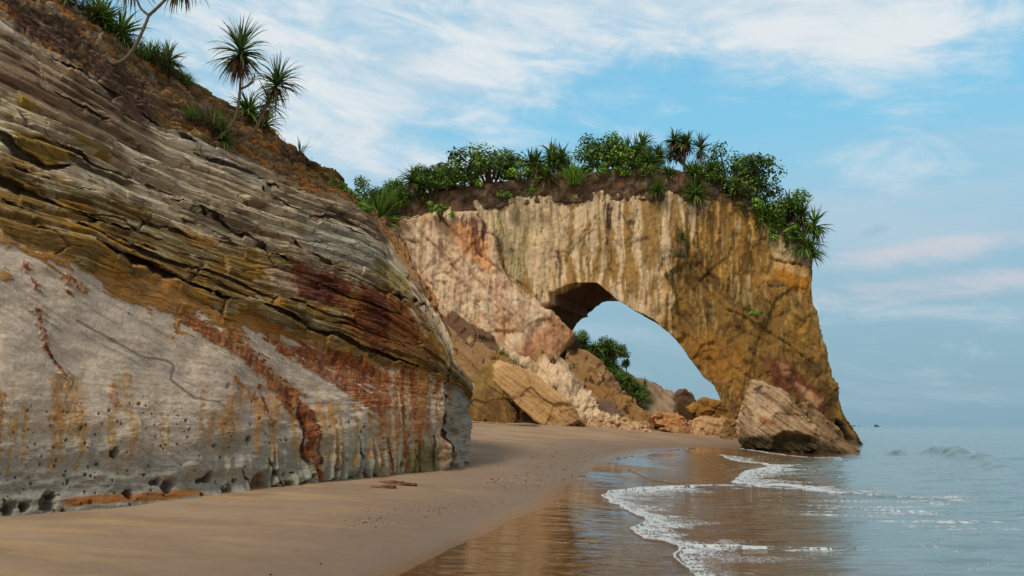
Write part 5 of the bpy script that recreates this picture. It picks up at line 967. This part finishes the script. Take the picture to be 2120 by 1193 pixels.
def plants(NC, CV, VA, VB):
    top = 'plants growing along the top of the arch'
    def at(x, y, hpx, kind, v, label, Y_=None, wide=1.0, group=top, tilt=0):
        Y_ = (Y_ or 75.5) - (.9 if group == top else 0); y += 9 if group == top else 0; p = P(x, y, Y_); plant(kind, v, p, hpx * ((1.4 if kind in ('shrub', 'creeper') else 1.22) if group == top else 1.15) / FPX * Y_, label, group, wide, tilt)
    at(786, 452, 66, 'tuft', 0, 'bright green strap-leaved tuft in the dip where the cliff meets the arch', 73.5); at(768, 432, 40, 'grass', 0, 'low grass tuft beside the cliff edge left of the dip', 74)
    at(806, 424, 42, 'grass', 1, 'long grass tuft just right of the dip, lowest on the arch top', 74); at(832, 410, 38, 'tuft', 1, 'second low tuft up the left shoulder of the arch', 75)
    at(868, 402, 58, 'pandanus', 0, 'pandanus clump leaning on the first leafy shrub from the left', 75, 1.2); at(922, 388, 66, 'shrub', 0, 'wide leafy shrub, first on the left shoulder of the arch', 75.5, 1.15); at(895, 396, 44, 'shrub', 1, 'small leafy shrub tucked under the first pandanus clump', 74.6)
    at(962, 384, 36, 'creeper', 0, 'low spreading bush between the two big left shrubs', 75); at(1018, 372, 70, 'shrub', 2, 'round dense leafy shrub with sky behind it, second big one', 76, 1.1); at(1062, 366, 44, 'shrub', 3, 'small yellowish shrub right of the round dense one', 76)
    at(1100, 368, 66, 'pandanus', 1, 'pandanus clump with brown hanging leaves left of the bright tuft', 75.5, .95); at(1152, 358, 66, 'pandanus', 2, 'taller pandanus clump behind the bright yellow-green tuft', 77); at(1190, 374, 50, 'grass', 2, 'bright yellow-green drooping grass tuft on the soil edge', 74, 1.0)
    at(1250, 356, 64, 'shrub', 1, 'leafy shrub rising right of the bright yellow-green tuft', 76, .95); at(1284, 350, 66, 'shrub', 0, 'dark leafy shrub touching the highest pandanus', 76); at(1318, 346, 80, 'pandanus', 3, 'highest pandanus on the arch, pointed crown', 77, .85); at(1352, 356, 58, 'pandanus', 0, 'pandanus clump right below the highest one', 76, .9)
    at(1412, 372, 78, 'tree', 0, 'umbrella-shaped pandanus tree with sky under its crown', 77, .95); at(1452, 362, 84, 'single', 0, 'slim single-headed pandanus tree right of the umbrella-shaped one', 76.5, .75); at(1362, 388, 34, 'tuft', 2, 'small pandanus tuft on bare soil under the umbrella tree gap', 74.2, .85); at(1440, 396, 44, 'tuft', 0, 'dark strap-leaved tuft at the soil edge below the umbrella tree', 74.2)
    at(1472, 384, 60, 'pandanus', 1, 'pandanus clump where the arch top begins to fall', 75.5, .9); at(1508, 384, 66, 'shrub', 2, 'twiggy leafy shrub at the right shoulder of the arch', 76); at(1536, 408, 70, 'shrub', 3, 'large-leaved shrub on the upper right slope of the arch', 75.5); at(1562, 430, 62, 'shrub', 1, 'thin reddish-leaved shrub lower on the right slope', 75.5, .9)
    at(1582, 452, 40, 'tuft', 1, 'low tuft at the right slope between two shrubs', 74.8); at(1606, 470, 66, 'shrub', 0, 'yellow-green leafy shrub left of the big drooping pandanus', 75.5); at(1644, 480, 84, 'pandanus', 2, 'big drooping pandanus near the right corner of the arch top', 75.5, .95); at(1628, 488, 38, 'creeper', 1, 'low bush under the big drooping pandanus', 74.5)
    at(1662, 504, 52, 'tuft', 2, 'spiky tuft just below the big drooping pandanus', 75); at(1682, 522, 34, 'tuft', 0, 'outermost tuft hanging over the right corner of the arch', 75.3, 1, top)
    for x, y, h, k, v, lb in ((742, 450, 46, 'shrub', 2, 'leafy shrub half hidden behind the near cliff edge'), (764, 440, 52, 'shrub', 0, 'leafy shrub in the dip left of the bright strap-leaved tuft'), (800, 424, 46, 'shrub', 3, 'leafy shrub behind the long grass tuft in the dip'), (828, 414, 40, 'pandanus', 2, 'pandanus clump lowest on the left shoulder, above the dip')):
        at(x, y, h, k, v, lb, 76.4)
    for x, y, h, k, v, lb in ((845, 412, 34, 'creeper', 1, 'low bush filling the gap on the far left shoulder of the arch'), (905, 390, 46, 'pandanus', 3, 'pandanus clump between the small and the wide left shrub'), (985, 380, 34, 'pandanus', 1, 'small pandanus clump left of the round dense shrub'),
                              (1082, 370, 40, 'creeper', 2, 'low bush right of the small yellowish shrub'), (1130, 366, 44, 'tuft', 1, 'dark tuft between the two pandanus clumps'), (1226, 362, 34, 'creeper', 0, 'low bush touching the bright yellow-green tuft on its right'), (1270, 364, 34, 'creeper', 2, 'low bush in front of the dark leafy shrub'),
                              (1335, 366, 40, 'shrub', 3, 'shrub in front of the highest pandanus'), (1385, 372, 36, 'pandanus', 2, 'pandanus clump left under the umbrella tree'), (1432, 380, 50, 'pandanus', 0, 'pandanus clump right under the umbrella tree'), (1490, 398, 40, 'shrub', 0, 'low shrub at the soil edge before the twiggy one'),
                              (1520, 412, 46, 'pandanus', 1, 'pandanus clump under the large-leaved shrub'), (1550, 444, 40, 'creeper', 1, 'low bush hugging the rim of the right slope'), (1594, 476, 40, 'creeper', 2, 'low bush on the rim beside the yellow-green shrub'), (1646, 508, 34, 'creeper', 0, 'lowest bush on the rim near the right corner')):
        at(x, y, h, k, v, lb, 75.2)
    at(915, 440, 26, 'creeper', 0, 'dark bush hanging at the soil edge over the pink wall', 73.2); at(1045, 402, 16, 'creeper', 1, 'tiny yellow-green bush on soil below the round shrub', 73.2); at(1100, 396, 16, 'creeper', 0, 'tiny bush on soil below the brown-leaved pandanus', 73.2)
    at(1421, 532, 56, 'single', 1, 'lone little pandanus growing on the ledge of the arch face', 72.9, .75, None); at(1408, 533, 30, 'dry', 0, 'olive grass tuft at the foot of the lone ledge pandanus', 72.9, 1, None); at(1566, 656, 18, 'creeper', 1, 'tiny green bush high on the ochre face of the arch leg', 72.6, 1, None)
    for x, y, h, k, lb in ((1040, 748, 34, 'tuft', 'green tuft at the top end of the long ochre slab'), (1062, 758, 30, 'dry', 'dry grass hanging beside the tuft on the slab top'), (1080, 766, 18, 'dry', 'small dry tuft lower along the slab edge'), (1147, 808, 26, 'dry', 'lone dark grass tuft on the white talus'), (1188, 758, 10, 'creeper', 'tiny bush on the brown slope beyond the talus')):
        q = pick(VA, x, y); plant(k, 0, q + [0, -.4, 0], h / FPX * q[1], lb, None)
    # hillside beyond the opening
    g = 'plants on the hillside beyond the opening'; r = np.random.RandomState(3)
    lbl = ['topmost dark bush touching the arch wall beyond the opening', 'second bush down the hillside seen through the opening', 'third bush down the far hillside, left of the round tree', 'dark bush at the left foot of the round far tree', 'dark bush right under the round far tree', 'bush between the round far tree and the little one', 'bush directly below the little far tree',
           'bush halfway down the lower green strip of the hillside', 'brighter bush near the lower end of the green strip', 'lowest bush of the green strip on the far hillside']
    for k, (x, y) in enumerate(((1186, 722), (1204, 732), (1222, 745), (1240, 757), (1256, 770), (1272, 782), (1286, 796), (1298, 808), (1311, 820), (1322, 830))):
        q = pick(VB, x, y); plant(('shrub', 'pandanus', 'pandanus')[k % 3], k % 4, q, (44 - 1.5 * k) / FPX * q[1], lbl[k], g, 1.15)
    lb2 = ['pale green clump at the lower rim of the far bushes', 'green clump on the front rim, near the arch wall', 'front rim clump below the round far tree', 'front rim clump in the middle of the green strip']
    for k, (x, y) in enumerate(((1312, 838), (1212, 750), (1250, 788), (1282, 818))): q = pick(VB, x, y); plant('pandanus', k, q + [0, -1, 0], 26 / FPX * q[1], lb2[k], g, 1.3)
    q = pick(VB, 1262, 770); plant('tree', 1, q + [-.2, .8, 0], 62 / FPX * q[1], 'taller spiky tree rising just behind the round far tree', g, 1.1); plant('shrub', 2, q + [0, 0, 1.6], 50 / FPX * q[1], 'round-crowned tree standing above the bushes on the far hillside', g, 1.0); q = pick(VB, 1297, 778); plant('tree', 2, q, 32 / FPX * q[1], 'little round-headed tree alone against the sky on the far hillside', g, .9)
    q = pick(VB, 1336, 822); plant('single', 2, q, 38 / FPX * q[1], 'thin upright small tree at the end of the far green strip', g, .6)
    # --- near cliff: trees with their own shapes
    def ntree(trunks, heads, base, label, Y_):
        loc = P(base[0], base[1], Y_); e = empty('pandanus_tree', loc, label, 'tree')
        for pts, rad in trunks:
            pw = np.array([P(x, y, Y_ + dy_) for x, y, dy_ in pts]) - loc; link('trunk', mk('trunk', tube(pw, rad, 8, (108, 96, 78))), M_bark, e)
        for k, (x, y, dy_, rad, n, dead, sd_) in enumerate(heads):
            c = P(x, y, Y_ + dy_) - loc; gq, dq = rosette(sd_, n, rad, .036 * rad / .9 + .008, int(dead * 1.5), 1.0, .24 * rad); link('crown', mk('crown', (gq[0] + c, gq[1], gq[2])), M_leaf, e)
            if dq: link('dead_leaves', mk('dead_leaves', (dq[0] + c, dq[1], dq[2])), M_leaf, e)
    Yb = float(pick(NC, 445, 290)[1]) - .1
    ntree([([(438, 292, 0), (462, 278, 0), (484, 250, 0), (494, 215, 0), (498, 165, 0), (497, 128, 0)], [.07, .06, .05, .042, .038, .034]), ([(499, 184, 0), (512, 178, -.1), (524, 168, -.1)], [.04, .035, .05])], [(497, 118, 0, 1.12, 170, 110, 5), (526, 164, -.1, .2, 22, 0, 6)], (440, 290), 'tall leaning pandanus tree with a brown skirt of dead leaves on the cliff slope', Yb)
    ntree([([(468, 300, 0), (500, 292, 0), (528, 268, .1), (544, 235, .2), (556, 205, .3)], [.065, .06, .055, .055, .045])], [(573, 182, .3, 1.05, 115, 26, 8), (556, 222, .4, .85, 50, 16, 9)], (470, 300), 'lower pandanus tree right of the tall one, leaning out past the skyline', Yb + .4)
    Yc = float(pick(NC, 235, 135)[1]) - .1
    ntree([([(222, 118, 0), (236, 132, 0), (262, 120, 0), (284, 88, 0), (302, 48, 0), (308, 32, 0)], [.04, .06, .055, .048, .04, .036]), ([(308, 32, 0), (330, 12, 0), (352, -12, 0), (372, -40, .0)], [.045, .04, .036, .03]), ([(308, 32, 0), (292, 18, 0), (282, -4, 0), (272, -30, 0)], [.04, .032, .03, .03])], [(374, -44, 0, 1.25, 95, 40, 12), (270, -34, 0, 1.0, 70, 26, 13)], (232, 134), 'curved forked pandanus tree whose crowns rise out of the picture, upper left', Yc)
    gN = 'tufts rooted on the upper slope of the near cliff'
    for x, y, hp, k, v, lb in ((262, 62, 62, 'tuft', 0, 'large dark pandanus bush at the top, left of the forked tree'), (232, 36, 58, 'tuft', 1, 'dense green bush at the top edge of the picture'), (205, 22, 50, 'tuft', 2, 'green bush on the skyline nearest the top left'), (180, 4, 40, 'dry', 1, 'grass at the skyline, topmost on the left'), (262, 100, 46, 'dry', 0, 'mixed grass patch just behind the curved trunk'),
                              (312, 128, 44, 'tuft', 2, 'tuft with pale hanging dead leaves right of the curved trunk'), (330, 138, 52, 'dry', 2, 'dry brown hanging grass below the skyline tuft'), (355, 122, 44, 'tuft', 1, 'small spiky tuft outlined on the skyline'), (375, 168, 30, 'dry', 1, 'grass patch at the right end of the upper green strip'), (344, 158, 34, 'dry', 0, 'olive grass hanging in the middle of the upper slope'),
                              (415, 262, 56, 'dry', 2, 'grass patch left of the tall pandanus trunk'), (440, 272, 44, 'dry', 1, 'grass patch around the base of the tall pandanus'), (462, 292, 40, 'tuft', 0, 'small tuft between the two leaning trunks'), (398, 248, 30, 'grass', 1, 'thin grass sprout above the left grass patch'), (522, 228, 48, 'tuft', 1, 'tuft on the skyline between the two leaning trees'),
                              (548, 262, 46, 'tuft', 2, 'tuft at the skyline under the lower leaning tree'), (500, 285, 22, 'dry', 1, 'little grass tuft at the lower trunk bend'), (286, 118, 34, 'grass', 0, 'bright grass just right of the bend in the curved trunk'), (245, 80, 40, 'grass', 2, 'bright grass between the two dark pandanus bushes'), (390, 176, 24, 'grass', 1, 'small bright grass tuft ending the upper green strip'), (452, 268, 36, 'grass', 1, 'bright grass rising against the tall leaning trunk'), (150, -6, 36, 'tuft', 1, 'pandanus bush cut by the top edge of the picture, leftmost')):
        q = pick(NC, x, y); plant(k, v, q + [0, -.08, -.03], hp * 1.3 / FPX * q[1], lb, gN)
    r = np.random.RandomState(9); q = pick(NC, 622, 320); n = 14; g_ = blades(r, n, np.zeros(3), r.uniform(0, 6.3, n), r.uniform(.3, 1.4, n), r.uniform(.35, .75, n), np.full(n, .035), r.uniform(.2, .9, n), gcol(r, n)); e = empty('pandanus_sprout', q, 'sparse little sprout alone on the skyline right of the trees', 'pandanus'); link('crown', mk('crown', g_), M_leaf, e)
    for k, (x, y, hp) in enumerate(((694, 384, 16), (706, 392, 24), (722, 406, 26), (738, 424, 28), (752, 442, 28))):
        q = pick(NC, x, y); plant('creeper', k % 3, q + np.array([-.12, .12, -.05]), hp * 1.3 / FPX * q[1], ['smallest bright creeper high on the skyline of the near cliff', 'second bright creeper down the skyline', 'middle one of the bright creepers on the skyline', 'fourth bright creeper down the skyline', 'lowest bright creeper before the dip'][k], 'bright creepers behind the skyline of the near cliff')
    # dry grass and rootlets on the soil: nobody could count them
    def cover(name, V, region, n, hlo, hhi, label, pal, wd):
        px, py = proj(V); V = V.reshape(-1, 3); px = px.ravel(); py = py.ravel(); r = np.random.RandomState(n); m = np.where(region(px, py, V))[0]; i = r.choice(m, n)
        g_ = blades(r, n, V[i], r.uniform(0, 6.3, n), r.uniform(-.6, 1.4, n), r.uniform(hlo, hhi, n), np.full(n, wd), r.uniform(.5, 3, n), gcol(r, n, 1, pal), seg=3); tag(link(name, mk(name, g_), M_leaf), label, name.replace('_', ' '), kind='stuff')
    pal = np.array([(112, 98, 70), (82, 84, 44), (70, 56, 44), (60, 72, 34)])
    cover('soil_grass', CV, lambda x, y, v: (fbm(x / 25, y / 12, 3, 120) > -.15) & (v[:, 1] < 78), 5200, .2, .7, 'thin dry grass and rootlets on the dark soil of the arch top', pal, .035)
    def reg(x, y, v):
        t = curve([(-60, -50), (140, 0), (270, 92), (450, 203), (560, 272), (640, 332), (770, 445)], x); return (x > 100) & (x < 760) & (y > t) & (y < t + 75) & (fbm(x / 50, y / 30, 3, 121) > .12 + (x > 380) * .12)
    cover('slope_grass', NC, reg, 2600, .06, .26, 'short dry grass scattered over the rusty slope of the near cliff', pal, .009)

# ------------------------------------------------------------ build
NC = near_cliff()
sand(); water()
AV, CV = arch()
SA, SB = slopes()
boulders(); pebbles()
plants(NC, CV, SA, SB)
